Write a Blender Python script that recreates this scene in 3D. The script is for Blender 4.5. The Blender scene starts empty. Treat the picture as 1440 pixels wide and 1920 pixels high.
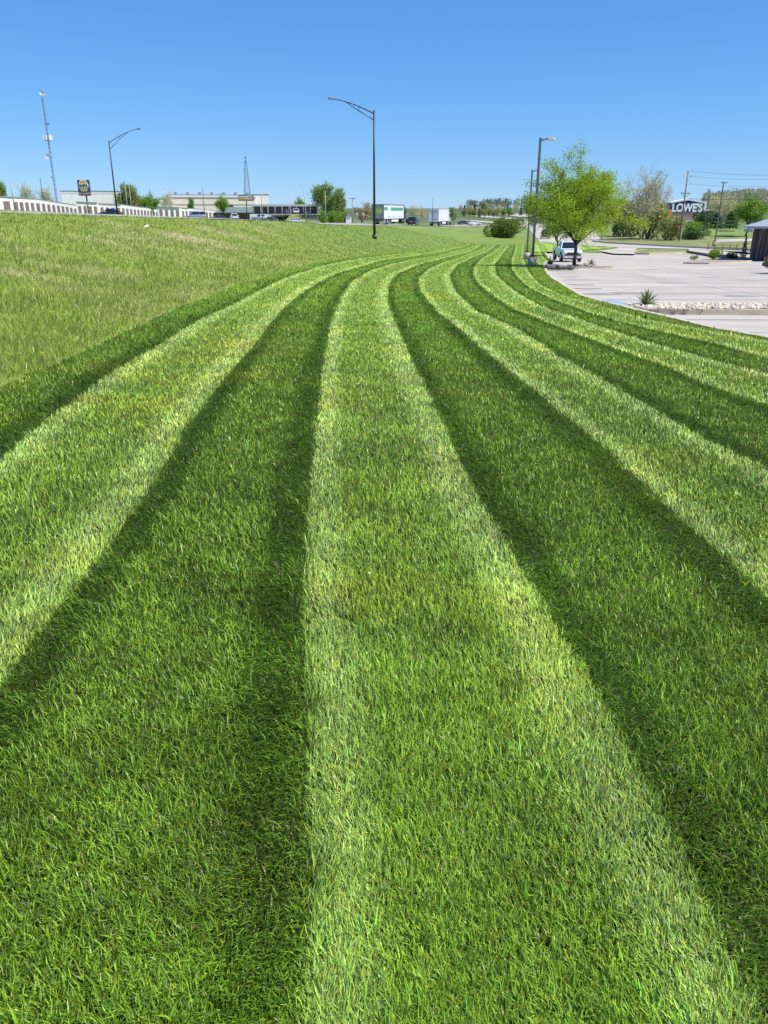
import bpy, bmesh, math, random
import numpy as np
from mathutils import Vector, Matrix

random.seed(7)
RNG = np.random.default_rng(7)
SC = bpy.context.scene
R = math.radians

# ------------------------------------------------------------------ camera, sky, sun, exposure
FPX, CX, CY, HOR, EYE = 1443.0, 720.0, 960.0, 397.0, 1.6
PITCH = math.atan((CY - HOR) / FPX)
CP, SP = math.cos(PITCH), math.sin(PITCH)
cam_data = bpy.data.cameras.new('camera')
cam_data.sensor_fit = 'HORIZONTAL'
cam_data.sensor_width = 36.0
cam_data.lens = 36.0 * FPX / 1440.0
cam_data.clip_start = 0.05
cam_data.clip_end = 9000
cam = bpy.data.objects.new('camera', cam_data)
SC.collection.objects.link(cam)
cam.location = (0, 0, EYE)
cam.rotation_euler = (math.pi / 2 - PITCH, 0, 0)
SC.camera = cam

SUN_EL, SUN_AZ = 56.0, 112.0          # azimuth clockwise from +Y (straight ahead)
world = bpy.data.worlds.new('World')
SC.world = world
world.use_nodes = True
wn = world.node_tree
wn.nodes.clear()
w_out = wn.nodes.new('ShaderNodeOutputWorld')
w_bg = wn.nodes.new('ShaderNodeBackground')
w_sky = wn.nodes.new('ShaderNodeTexSky')
w_sky.sky_type = 'NISHITA'
w_sky.sun_disc = False
w_sky.sun_elevation = R(SUN_EL)
w_sky.sun_rotation = R(SUN_AZ)
w_sky.altitude = 2000
w_sky.air_density = 1.0
w_sky.dust_density = 0.0
w_sky.ozone_density = 5.0
w_bg.inputs['Strength'].default_value = 0.12
# the clear deep blue the phone camera recorded: per-channel response over the whole sky
w_sep = wn.nodes.new('ShaderNodeSeparateColor'); w_cmb = wn.nodes.new('ShaderNodeCombineColor')
wn.links.new(w_sky.outputs[0], w_sep.inputs[0])
for _i, (_a, _g) in enumerate(((.465, .93), (.62, .70), (.86, .42))):
    _s = wn.nodes.new('ShaderNodeMath'); _s.operation = 'MULTIPLY'; _s.inputs[1].default_value = .133
    _p = wn.nodes.new('ShaderNodeMath'); _p.operation = 'POWER'; _p.inputs[1].default_value = _g
    _m = wn.nodes.new('ShaderNodeMath'); _m.operation = 'MULTIPLY'; _m.inputs[1].default_value = _a / .133
    wn.links.new(w_sep.outputs[_i], _s.inputs[0]); wn.links.new(_s.outputs[0], _p.inputs[0]); wn.links.new(_p.outputs[0], _m.inputs[0])
    wn.links.new(_m.outputs[0], w_cmb.inputs[_i])
wn.links.new(w_cmb.outputs[0], w_bg.inputs['Color'])
wn.links.new(w_bg.outputs[0], w_out.inputs['Surface'])

sun_data = bpy.data.lights.new('sun', 'SUN')
sun_data.energy = 4.8
sun_data.angle = R(0.53)
sun_data.color = (1.0, 0.95, 0.87)
sun = bpy.data.objects.new('sun', sun_data)
SC.collection.objects.link(sun)
sd = Vector((math.sin(R(SUN_AZ)) * math.cos(R(SUN_EL)), math.cos(R(SUN_AZ)) * math.cos(R(SUN_EL)), math.sin(R(SUN_EL))))
sun.rotation_euler = sd.to_track_quat('Z', 'Y').to_euler()
sun.location = (60, 30, 90)

SC.view_settings.view_transform = 'Standard'
SC.view_settings.look = 'None'
SC.view_settings.gamma = 1.0
SC.view_settings.exposure = 0.35
SC.view_settings.use_curve_mapping = False
SC.render.engine = 'CYCLES'

# ------------------------------------------------------------------ small helpers
def C4(c): return (c[0], c[1], c[2], 1.0)

MATS = {}
def mat(name, col, rough=0.7, metal=0.0, var=0.12, scale=3.0, bump=0.0, bscale=40.0, spec=0.5, coat=0.0, attr=None, transl=0.0, col2=None, alpha=None):
    """procedural material: base colour broken up by two octaves of noise, optional fine relief"""
    if name in MATS: return MATS[name]
    m = bpy.data.materials.new(name); m.use_nodes = True
    nt = m.node_tree; nt.nodes.clear()
    out = nt.nodes.new('ShaderNodeOutputMaterial')
    b = nt.nodes.new('ShaderNodeBsdfPrincipled')
    b.inputs['Roughness'].default_value = rough
    b.inputs['Metallic'].default_value = metal
    b.inputs['Specular IOR Level'].default_value = spec
    b.inputs['Coat Weight'].default_value = coat
    geo = nt.nodes.new('ShaderNodeNewGeometry')
    no = nt.nodes.new('ShaderNodeTexNoise'); no.inputs['Scale'].default_value = scale
    no.inputs['Detail'].default_value = 5; no.inputs['Roughness'].default_value = 0.65
    nt.links.new(geo.outputs['Position'], no.inputs['Vector'])
    if attr:
        src = nt.nodes.new('ShaderNodeAttribute'); src.attribute_name = attr; srcout = src.outputs['Color']
    else:
        src = nt.nodes.new('ShaderNodeRGB'); src.outputs[0].default_value = C4(col); srcout = src.outputs[0]
    if col2 is not None:
        mx0 = nt.nodes.new('ShaderNodeMix'); mx0.data_type = 'RGBA'
        rp = nt.nodes.new('ShaderNodeMapRange'); rp.inputs[1].default_value = 0.42; rp.inputs[2].default_value = 0.6
        n2 = nt.nodes.new('ShaderNodeTexNoise'); n2.inputs['Scale'].default_value = scale * 0.23; n2.inputs['Detail'].default_value = 6
        nt.links.new(geo.outputs['Position'], n2.inputs['Vector'])
        nt.links.new(n2.outputs['Fac'], rp.inputs[0]); nt.links.new(rp.outputs[0], mx0.inputs['Factor'])
        nt.links.new(srcout, mx0.inputs['A']); mx0.inputs['B'].default_value = C4(col2)
        srcout = mx0.outputs['Result']
    mr = nt.nodes.new('ShaderNodeMapRange')
    mr.inputs[1].default_value = 0.3; mr.inputs[2].default_value = 0.7
    mr.inputs[3].default_value = 1.0 - var; mr.inputs[4].default_value = 1.0 + var
    nt.links.new(no.outputs['Fac'], mr.inputs[0])
    vm = nt.nodes.new('ShaderNodeVectorMath'); vm.operation = 'SCALE'
    nt.links.new(srcout, vm.inputs[0]); nt.links.new(mr.outputs[0], vm.inputs['Scale'])
    nt.links.new(vm.outputs[0], b.inputs['Base Color'])
    if bump > 0:
        nb = nt.nodes.new('ShaderNodeTexNoise'); nb.inputs['Scale'].default_value = bscale; nb.inputs['Detail'].default_value = 4
        nt.links.new(geo.outputs['Position'], nb.inputs['Vector'])
        bp = nt.nodes.new('ShaderNodeBump'); bp.inputs['Strength'].default_value = bump; bp.inputs['Distance'].default_value = 0.02
        nt.links.new(nb.outputs['Fac'], bp.inputs['Height']); nt.links.new(bp.outputs[0], b.inputs['Normal'])
    if transl > 0:
        tr = nt.nodes.new('ShaderNodeBsdfTranslucent'); nt.links.new(vm.outputs[0], tr.inputs['Color'])
        ms = nt.nodes.new('ShaderNodeMixShader'); ms.inputs[0].default_value = transl
        nt.links.new(b.outputs[0], ms.inputs[1]); nt.links.new(tr.outputs[0], ms.inputs[2])
        nt.links.new(ms.outputs[0], out.inputs['Surface'])
    else:
        nt.links.new(b.outputs[0], out.inputs['Surface'])
    MATS[name] = m
    return m

def tag(o, label=None, cat=None, group=None, kind=None):
    if label: o['label'] = label
    if cat: o['category'] = cat
    if group: o['group'] = group
    if kind: o['kind'] = kind
    return o

def link(o, parent=None):
    SC.collection.objects.link(o)
    if parent is not None: o.parent = parent
    return o

def thing(name, label, cat, loc=(0, 0, 0), rotz=0.0, group=None):
    o = bpy.data.objects.new(name, None); link(o)
    o.empty_display_size = 0.2
    o.location = loc; o.rotation_euler = (0, 0, rotz)
    return tag(o, label, cat, group)

def copy_tree(o, parent=None):
    c = o.copy(); link(c)
    if parent is not None: c.parent = parent
    for ch in list(o.children): copy_tree(ch, c)
    return c

def fast_mesh(name, verts, loops, starts, totals, colors=None, smooth=False):
    me = bpy.data.meshes.new(name)
    me.vertices.add(len(verts)); me.vertices.foreach_set('co', np.ascontiguousarray(verts, dtype=np.float32).ravel())
    me.loops.add(len(loops)); me.loops.foreach_set('vertex_index', np.ascontiguousarray(loops, dtype=np.int32))
    me.polygons.add(len(starts))
    me.polygons.foreach_set('loop_start', np.ascontiguousarray(starts, dtype=np.int32))
    if smooth: me.polygons.foreach_set('use_smooth', np.ones(len(starts), dtype=bool))
    if colors is not None:
        a = me.color_attributes.new('tint', 'FLOAT_COLOR', 'POINT')
        c = np.ones((len(verts), 4), dtype=np.float32); c[:, :3] = colors
        a.data.foreach_set('color', c.ravel())
    me.update(calc_edges=True)
    return me

class MB:
    """collects shapes, then builds them as one mesh object"""
    def __init__(s): s.v = []; s.f = []; s.sm = []
    def add(s, vs, fs, smooth=False):
        n = len(s.v); s.v += [tuple(v) for v in vs]; s.f += [tuple(i + n for i in f) for f in fs]; s.sm += [smooth] * len(fs)
        return s
    def box(s, c, d, rz=0.0, taper=1.0, bev=0.0):
        x, y, z = d[0] / 2, d[1] / 2, d[2] / 2
        t = taper; vs = []
        for (a, b_, k) in ((-1, -1, -1), (1, -1, -1), (1, 1, -1), (-1, 1, -1), (-1, -1, 1), (1, -1, 1), (1, 1, 1), (-1, 1, 1)):
            q = t if k > 0 else 1
            X, Y = a * x * q, b_ * y * q
            vs.append((c[0] + X * math.cos(rz) - Y * math.sin(rz), c[1] + X * math.sin(rz) + Y * math.cos(rz), c[2] + k * z))
        return s.add(vs, [(0, 3, 2, 1), (4, 5, 6, 7), (0, 1, 5, 4), (1, 2, 6, 5), (2, 3, 7, 6), (3, 0, 4, 7)])
    def tube(s, p0, p1, r0, r1=None, n=8, caps=True):
        r1 = r0 if r1 is None else r1
        p0, p1 = Vector(p0), Vector(p1); d = (p1 - p0)
        if d.length < 1e-6: return s
        d.normalize(); a = d.orthogonal().normalized(); b = d.cross(a)
        vs = []
        for p, r in ((p0, r0), (p1, r1)):
            for i in range(n):
                t = 2 * math.pi * i / n; vs.append(p + (a * math.cos(t) + b * math.sin(t)) * r)
        fs = [(i, (i + 1) % n, n + (i + 1) % n, n + i) for i in range(n)]
        if caps: fs += [tuple(range(n - 1, -1, -1)), tuple(range(n, 2 * n))]
        return s.add(vs, fs, n > 6)
    def path(s, pts, rs, n=8):
        for i in range(len(pts) - 1): s.tube(pts[i], pts[i + 1], rs[i], rs[i + 1], n)
        return s
    def ngon_prism(s, pts, z0, z1):
        n = len(pts)
        vs = [(p[0], p[1], z0) for p in pts] + [(p[0], p[1], z1) for p in pts]
        return s.add(vs, [tuple(range(n - 1, -1, -1)), tuple(range(n, 2 * n))] + [(i, (i + 1) % n, n + (i + 1) % n, n + i) for i in range(n)])
    def loft(s, rings, closed=True, caps=True, smooth=False):
        n = len(rings[0]); vs = [v for r in rings for v in r]; fs = []
        for k in range(len(rings) - 1):
            for i in range(n if closed else n - 1):
                j = (i + 1) % n; fs.append((k * n + i, k * n + j, (k + 1) * n + j, (k + 1) * n + i))
        if caps: fs += [tuple(range(n - 1, -1, -1)), tuple((len(rings) - 1) * n + i for i in range(n))]
        return s.add(vs, fs, smooth)
    def blob(s, c, r, seed=0, n=7, rough=0.25):
        rr = random.Random(seed); vs = []; fs = []
        rows = 4
        for i in range(1, rows):
            th = math.pi * i / rows
            for j in range(n):
                ph = 2 * math.pi * (j + 0.5 * (i % 2)) / n; k = 1 + rr.uniform(-rough, rough)
                vs.append((c[0] + r[0] * k * math.sin(th) * math.cos(ph), c[1] + r[1] * k * math.sin(th) * math.sin(ph), c[2] + r[2] * k * math.cos(th)))
        vs += [(c[0], c[1], c[2] + r[2]), (c[0], c[1], c[2] - r[2])]
        for i in range(rows - 2):
            for j in range(n):
                a, b = i * n + j, i * n + (j + 1) % n; fs.append((a, a + n, b + n, b))
        t, u = len(vs) - 2, len(vs) - 1
        for j in range(n):
            fs.append((t, j, (j + 1) % n)); k = (rows - 2) * n; fs.append((u, k + (j + 1) % n, k + j))
        return s.add(vs, fs, False)
    def build(s, name, m, parent=None, bevel=0.0):
        me = bpy.data.meshes.new(name); me.from_pydata([tuple(v) for v in s.v], [], s.f)
        me.polygons.foreach_set('use_smooth', s.sm)
        me.materials.append(m); me.update()
        o = bpy.data.objects.new(name, me); link(o, parent)
        if bevel > 0:
            bm = bmesh.new(); bm.from_mesh(me)
            bmesh.ops.bevel(bm, geom=list(bm.edges), offset=bevel, segments=1, affect='EDGES'); bm.to_mesh(me); bm.free()
        return o

def part(name, m, parent, fn, bevel=0.0):
    b = MB(); fn(b); return b.build(name, m, parent, bevel)

# numpy value noise
_H = np.random.default_rng(3).random((256, 256))
def vnoise(x, y):
    x = np.asarray(x, dtype=float); y = np.asarray(y, dtype=float)
    xi = np.floor(x).astype(int); yi = np.floor(y).astype(int)
    fx = x - xi; fy = y - yi; fx = fx * fx * (3 - 2 * fx); fy = fy * fy * (3 - 2 * fy)
    g = lambda a, b: _H[a & 255, b & 255]
    return (g(xi, yi) * (1 - fx) + g(xi + 1, yi) * fx) * (1 - fy) + (g(xi, yi + 1) * (1 - fx) + g(xi + 1, yi + 1) * fx) * fy
def fbm(x, y, s=1.0, o=4):
    x = np.asarray(x) * s; y = np.asarray(y) * s; t = 0; a = 0.5; n = 0
    for i in range(o):
        t = t + a * vnoise(x + 17.3 * i, y - 9.1 * i); n += a; a *= 0.5; x = x * 2.03; y = y * 2.03
    return t / n
def sstep(a, b, x):
    t = np.clip((np.asarray(x, dtype=float) - a) / (b - a), 0, 1); return t * t * (3 - 2 * t)

# ------------------------------------------------------------------ terrain
_zl = np.array([(-400, 1.0), (-20, .1), (0, 0), (3, -.02), (8, -.15), (13, -.35), (20, -.65), (30, -1.05), (45, -1.65), (60, -2.2), (75, -2.78), (88, -3.17), (100, -3.42), (115, -3.6), (150, -3.66), (300, -4.0), (500, -3.0), (700, -.5), (1000, 5.5), (1500, 7), (5000, 0)]).T
_zh = np.array([(-400, 3.), (-20, 1.9), (20, 1.62), (28, 1.54), (40, 1.33), (67, .87), (80, .55), (90, .25), (125, -.4), (160, -.95), (175, -1.1), (213, -2.0), (260, -3.0), (320, -3.7), (500, -4.), (700, -1.5), (1000, 4.5), (1500, 6), (5000, 0)]).T
_e = np.array([(-400, -14.5), (10, -14), (28, -13.2), (40, -12), (67, -8.8), (90, -6.0), (125, -2.4), (150, 0.2), (168, 3.2), (185, 8.0), (213, 17.5), (250, 32), (300, 56), (400, 115), (600, 260), (5000, 3000)]).T
_c = np.array([(-400, -2), (10, -1.0), (30, 1.5), (60, 5.5), (90, 9), (120, 14), (150, 21), (185, 30), (250, 60), (400, 150), (5000, 3200)]).T
def zl(y): return np.interp(y, *_zl)
def zh(y): return np.interp(y, *_zh)
def ee(y): return np.interp(y, *_e)
def cc(y): return np.interp(y, *_c)
def H(x, y):
    x = np.asarray(x, dtype=float); y = np.asarray(y, dtype=float)
    l, h, e, c = zl(y), zh(y), ee(y), cc(y)
    t = np.clip((c - x) / (c - e), 0, 1)
    f = 0.72 * t ** 1.7 + 0.28 * t * t * (3 - 2 * t)
    z = l + (h - l) * f
    lat = np.maximum(e - x, 0)
    s = np.interp(y, [0, 180, 320, 600], [.95, 1.0, .55, .2])
    z = z + s * np.interp(lat, [0, 6, 12, 19, 24, 36, 60, 100, 125], [0, .24, .48, .12, .2, .45, 1.7, 3.8, 4.7])
    # wooded hill far right, far rise ahead
    z = z + 12 * sstep(330, 900, y) * sstep(0.30, 0.46, x / np.maximum(y, 1))
    # verge beyond the drive on the right side swells a little
    z = z + 1.1 * np.exp(-((y - 215) / 40) ** 2) * sstep(55, 80, x)
    near = np.exp(-(y / 60) ** 2)
    z = z + (fbm(x, y, .35, 3) - .5) * .05
    return z

def ray(px, row):
    u, v = (px - CX) / FPX, (CY - row) / FPX
    return u, CP + v * SP, -SP + v * CP
def P(px, row, Y):
    a, b, c = ray(px, row); t = Y / b
    return Vector((a * t, Y, EYE + c * t))
_Y = np.concatenate([np.linspace(.6, 30, 1500), np.geomspace(30.02, 3000, 4000)])
def T(px, row, ymin=0.6, off=0.0):
    a, b, c = ray(px, row)
    Y = _Y[_Y >= ymin]
    t = Y / b; d = EYE + c * t - H(a * t, Y) - off
    k = np.where(d <= 0)[0]
    if len(k) == 0: return Vector((a * t[-1], Y[-1], float(H(a * t[-1], Y[-1]))))
    i = max(k[0], 1); w = d[i - 1] / (d[i - 1] - d[i] + 1e-9); w = min(max(w, 0), 1)
    y = Y[i - 1] + (Y[i] - Y[i - 1]) * w; x = a * y / b
    return Vector((x, y, float(H(x, y))))
def G(x, y, dz=0.0): return Vector((x, y, float(H(x, y)) + dz))
def X(px, Y): return (px - CX) / FPX * Y / ray(px, 400)[1]

# mowing passes: boundaries between passes, read off the photograph and laid on the terrain
BPX = [
 [(0, 725), (100, 685), (225, 627), (350, 572), (450, 532), (550, 505), (625, 490), (715, 477), (792, 470), (840, 464), (868, 459)],
 [(0, 862), (80, 795), (250, 675), (350, 615), (450, 565), (525, 525), (600, 499), (667, 486), (758, 475), (835, 465), (877, 459)],
 [(0, 1280), (130, 1120), (210, 1020), (320, 860), (360, 790), (415, 720), (490, 630), (525, 585), (565, 550), (625, 515), (715, 489), (792, 477), (850, 467), (885, 459)],
 [(580, 1920), (575, 1770), (590, 1670), (582, 1450), (570, 1300), (568, 1200), (570, 1050), (578, 950), (590, 850), (600, 732), (619, 607), (637, 565), (658, 530), (692, 508), (733, 495), (792, 483), (846, 472), (895, 459)],
 [(1412, 1920), (1395, 1850), (1330, 1720), (1275, 1570), (1200, 1445), (1125, 1320), (1060, 1200), (1000, 1125), (983, 1067), (925, 992), (879, 900), (800, 732), (767, 665), (742, 607), (727, 565), (729, 532), (746, 513), (792, 494), (840, 482), (880, 472), (905, 459)],
 [(1440, 1130), (1236, 938), (1120, 830), (1048, 772), (1000, 732), (925, 673), (867, 623), (821, 586), (787, 544), (785, 523), (800, 507), (833, 491), (875, 477), (900, 468), (916, 459)],
 [(1436, 880), (1298, 813), (1173, 738), (1048, 670), (965, 615), (892, 584), (854, 548), (842, 517), (858, 496), (887, 482), (918, 470), (931, 459)],
 [(1436, 759), (1340, 730), (1257, 692), (1132, 647), (1048, 615), (965, 580), (931, 560), (896, 531), (887, 513), (889, 500), (902, 485), (924, 472), (942, 459)],
 [(1436, 701), (1340, 678), (1257, 655), (1173, 630), (1090, 601), (1007, 572), (960, 542), (931, 517), (927, 495), (942, 477), (956, 459)],
 [(1436, 672), (1340, 645), (1215, 617), (1132, 595), (1048, 567), (996, 542), (975, 525), (960, 506), (959, 487), (968, 459)],
 [(1436, 640), (1340, 622), (1215, 601), (1132, 576), (1050, 553), (1012, 533), (995, 515), (986, 498), (982, 478), (983, 459)],
]
BW = []
for k, pts in enumerate(BPX):
    w = sorted([(lambda q: (q.y, q.x))(T(a, b)) for a, b in pts])
    BW.append(np.array(w).T)
RR = np.array([(-40, 8.5), (0, 7.2), (8, 6.5), (13, 6.15), (19, 6.0), (25, 6.15), (31, 7.0), (38, 8.0), (45, 9.1), (58, 11.5), (72, 14.2), (86, 17.6), (100, 20), (113, 22.4), (160, 30)]).T
YB = np.concatenate([np.arange(-4, 20, .25), np.arange(20, 60, 1), np.arange(60, 162, 2)])
yb3, xb3 = BW[3]
b3 = np.interp(YB, yb3, xb3)
TB = []
for k in range(11):
    yk, xk = BW[k]
    x = np.interp(YB, yk, xk)
    lo = YB < yk[0]
    x[lo] = b3[lo] + (xk[0] - np.interp(yk[0], yb3, xb3)) * 1.0
    TB.append(x)
# smooth, keep order, minimum pass width
TB = np.array(TB)
ker = np.array([1, 2, 3, 2, 1.]) / 9
for k in range(11):
    p = np.pad(TB[k], 2, mode='edge'); TB[k] = np.convolve(p, ker, 'valid')
for k in (4, 5, 6, 7, 8, 9, 10): TB[k] = np.maximum(TB[k], TB[k - 1] + .55)
for k in (2, 1, 0): TB[k] = np.minimum(TB[k], TB[k + 1] - .55)
TB = np.vstack([TB, np.maximum(np.interp(YB, *RR), TB[10] + .3)])
def stripe(x, y):
    """pass coordinate: integer part = pass number from the left, fraction = place across it"""
    x = np.asarray(x, dtype=float); y = np.asarray(y, dtype=float)
    b = np.array([np.interp(y, YB, TB[k]) for k in range(12)])
    s = np.full(x.shape, -1.0)
    for k in range(11):
        m = (x >= b[k]) & (x < b[k + 1]); s[m] = k + ((x - b[k]) / (b[k + 1] - b[k]))[m]
    m = x >= b[11]; s[m] = (11 + (x - b[11]) / 1.15)[m]
    m = (y > 62) & (x >= b[10]); s[m] = (10 + (x - b[10]) / 1.15)[m]
    kk = np.clip(np.floor(s).astype(int), 0, 10)
    eps = .5
    b2 = np.array([np.interp(y + eps, YB, TB[k]) for k in range(12)])
    sl = (b2 - b)[kk, np.arange(x.size)] / eps if x.ndim == 1 else 0
    return s, sl
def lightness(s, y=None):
    """+1 bent away, -1 bent towards; paints their sheen and shade as pale and deep green; strongest in the wheel tracks at each pass edge"""
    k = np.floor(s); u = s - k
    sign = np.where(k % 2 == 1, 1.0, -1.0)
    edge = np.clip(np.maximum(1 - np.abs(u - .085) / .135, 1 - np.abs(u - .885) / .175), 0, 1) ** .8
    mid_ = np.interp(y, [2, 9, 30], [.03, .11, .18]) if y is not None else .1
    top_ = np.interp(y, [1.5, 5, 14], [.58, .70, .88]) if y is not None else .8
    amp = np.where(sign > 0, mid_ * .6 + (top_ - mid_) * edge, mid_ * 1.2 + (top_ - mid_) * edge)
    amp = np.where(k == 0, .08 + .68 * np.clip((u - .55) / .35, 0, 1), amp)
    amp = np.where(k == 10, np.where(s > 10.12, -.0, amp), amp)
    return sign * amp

# base sheet of ground, out to the horizon, all round
def build_ground():
    rad = np.concatenate([[0.0], np.geomspace(1.2, 5500, 150)])
    ang = np.concatenate([np.linspace(-35, 35, 211), np.linspace(37, 323, 100)]) * math.pi / 180
    A, Rr = np.meshgrid(ang, rad)
    x, y = Rr * np.sin(A), Rr * np.cos(A)
    z = H(x, y)
    r = np.interp(y, *RR)
    sink = 0.35 * (1 - np.where(x < 27, sstep(140, 150, y), sstep(106, 112, y))) * sstep(-60, -40, y) * (1 - sstep(52, 60, x)) * sstep(-45, -38, x)
    z = z - sink
    nr, na = x.shape
    v = np.stack([x, y, z], -1).reshape(-1, 3)
    i = np.arange(nr - 1)[:, None]; j = np.arange(na)[None, :]; j2 = (j + 1) % na
    q = np.stack([i * na + j, i * na + j2, (i + 1) * na + j2, (i + 1) * na + j], -1).reshape(-1, 4)
    n = fbm(x, y, .03, 5); n2 = fbm(x + 90, y, .3, 3)
    g = np.array([.075, .125, .028]); t = np.array([.16, .155, .07])
    w = np.clip((n - .42) * 4, 0, 1)[..., None] * .6
    col = (g * (1 - w) + t * w) * (0.8 + .4 * n2[..., None])
    nearg = ((1 - sstep(230, 420, y)) * .85).ravel()[:, None]
    col = col.reshape(-1, 3) * (1 - nearg) + rough_color(x.ravel(), y.ravel()) * .7 * nearg
    me = fast_mesh('ground', v, q.ravel(), np.arange(len(q)) * 4, None, col.reshape(-1, 3), True)
    me.materials.append(mat('meadow', None, .9, var=.25, scale=.8, attr='tint', bump=.6, bscale=6))
    o = bpy.data.objects.new('ground', me); link(o); tag(o, 'grassy open ground stretching to the horizon', kind='structure')
def sheet(name, ys, left, right, nx, off, m, label, color=None, kind='structure', zfun=None):
    """draped strip between two x(y) curves"""
    ys = np.asarray(ys, float); L = left(ys); Rt = right(ys)
    t = np.linspace(0, 1, nx + 1)
    x = L[:, None] + (Rt - L)[:, None] * t; y = np.repeat(ys[:, None], nx + 1, 1)
    z = (zfun or H)(x, y) + off
    v = np.stack([x, y, z], -1).reshape(-1, 3); na = nx + 1
    i = np.arange(len(ys) - 1)[:, None]; j = np.arange(nx)[None, :]
    q = np.stack([i * na + j, i * na + j + 1, (i + 1) * na + j + 1, (i + 1) * na + j], -1).reshape(-1, 4)
    col = None
    if color is not None: col = color(x.ravel(), y.ravel())
    me = fast_mesh(name, v, q.ravel(), np.arange(len(q)) * 4, None, col, True)
    me.materials.append(m); o = bpy.data.objects.new(name, me); link(o); tag(o, label, kind=kind); return o

def ysamp(a, b): return np.concatenate([np.arange(a, min(b, 30), .25), np.arange(max(a, 30), b, 1.0), [b]])

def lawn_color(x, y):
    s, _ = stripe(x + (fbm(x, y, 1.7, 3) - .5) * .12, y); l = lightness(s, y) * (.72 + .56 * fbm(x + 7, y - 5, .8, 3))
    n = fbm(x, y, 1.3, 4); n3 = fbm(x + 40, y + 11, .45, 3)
    mid = np.array([.265, .415, .040]); lite = np.array([.50, .63, .155]); deep = np.array([.10, .205, .015]); yel = np.array([.43, .47, .05])  # lite and deep carry the sheen and shade of bent blades as colour
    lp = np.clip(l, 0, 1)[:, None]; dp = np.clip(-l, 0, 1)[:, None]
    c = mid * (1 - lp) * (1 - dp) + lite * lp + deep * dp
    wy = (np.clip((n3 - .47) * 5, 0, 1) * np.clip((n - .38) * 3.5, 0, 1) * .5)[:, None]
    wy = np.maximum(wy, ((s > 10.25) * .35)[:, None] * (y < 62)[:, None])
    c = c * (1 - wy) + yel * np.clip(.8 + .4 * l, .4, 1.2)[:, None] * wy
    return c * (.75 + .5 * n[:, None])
def rough_color(x, y):
    n = fbm(x, y, .9, 4); n2 = fbm(x + 31, y, .22, 3); n3 = fbm(x, y + 77, 3.0, 2)
    g = np.array([.31, .40, .065]); t = np.array([.54, .48, .24]); d = np.array([.14, .22, .035])
    wt = np.clip((n2 - .40) * 5, 0, 1) * np.clip((n - .32) * 3, 0, 1) * np.clip(sstep(-5.5, -9, x) + .25, 0, 1) * np.where(y > 45, .4, .85)
    wd = np.clip((n3 - .55) * 3, 0, 1) * .5
    c = g * (1 - wt[:, None]) + t * wt[:, None]; c = c * (1 - wd[:, None]) + d * wd[:, None]
    far = sstep(40, 90, y)[:, None]; c = c * (1 - far * .35) + np.array([.20, .33, .07]) * far * .35
    return c * (.8 + .4 * n[:, None])

build_ground()
M_lawn = mat('lawn_turf', None, .85, var=.18, scale=9, attr='tint', bump=.5, bscale=30, spec=.2)
b0 = lambda y: np.interp(y, YB, TB[0])
b11 = lambda y: np.interp(y, YB, TB[11])
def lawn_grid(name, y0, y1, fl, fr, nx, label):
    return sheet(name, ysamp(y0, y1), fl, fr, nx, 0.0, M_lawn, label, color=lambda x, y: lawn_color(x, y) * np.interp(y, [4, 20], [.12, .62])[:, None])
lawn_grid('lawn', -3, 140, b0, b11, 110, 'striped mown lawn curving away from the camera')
sheet('grass_bank', ysamp(-3, 170), lambda y: ee(y) - .4, b0, 60, 0.0, mat('bank_turf', None, .9, var=.2, scale=6, attr='tint', bump=.6, bscale=20, spec=.2),
      'unmown grassy bank rising to the highway', color=lambda x, y: rough_color(x, y) * .7)
sheet('grass_field', ysamp(139.5, 185), lambda y: np.interp(y, YB, TB[0]) + 0 * y, lambda y: 52 + 0 * y, 40, 0.02, MATS['bank_turf'],
      'level grass beyond the end of the mown stripes', color=lambda x, y: rough_color(x, y) * .7)

# ------------------------------------------------------------------ grass blades
def blades(name, x, y, z, az, lean, ln, wd, col, m, label, twist):
    n = len(x)
    d = np.stack([np.sin(az), np.cos(az), np.zeros(n)], 1)
    wa = az + math.pi / 2 + twist
    wv = np.stack([np.sin(wa), np.cos(wa), np.zeros(n)], 1) * (wd / 2)[:, None]
    up = np.array([0, 0, 1.0])
    b = np.stack([x, y, z - .004], 1)
    l1 = lean * .6; l2 = np.minimum(lean * 1.25, 1.5)
    m1 = b + (up * np.cos(l1)[:, None] + d * np.sin(l1)[:, None]) * (ln * .55)[:, None]
    tp = m1 + (up * np.cos(l2)[:, None] + d * np.sin(l2)[:, None]) * (ln * .45)[:, None]
    V = np.stack([b - wv, b + wv, m1 + wv * .85, m1 - wv * .85, tp], 1).reshape(-1, 3)
    o = np.arange(n) * 5
    loops = np.stack([o, o + 1, o + 2, o + 3, o + 3, o + 2, o + 4], 1).ravel()
    st = np.stack([np.arange(n) * 7, np.arange(n) * 7 + 4], 1).ravel()
    C = np.repeat(col, 5, 0)
    me = fast_mesh(name, V, loops, st, None, C, False)
    me.materials.append(m); ob = bpy.data.objects.new(name, me); link(ob); tag(ob, label, kind='stuff'); return ob

def scatter(n, y0, y1, rho_pow, half=.56, back=0.7):
    """random points in the wedge the camera can see (with margin); density falls with distance"""
    a = RNG.uniform(-half, half, n)
    r = np.exp(RNG.uniform(math.log(y0), math.log(y1), n))
    return r * np.sin(a), r * np.cos(a), r
M_blade = mat('grass_blade', None, .38, var=.05, scale=2, attr='tint', spec=.4, transl=.3)

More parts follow.
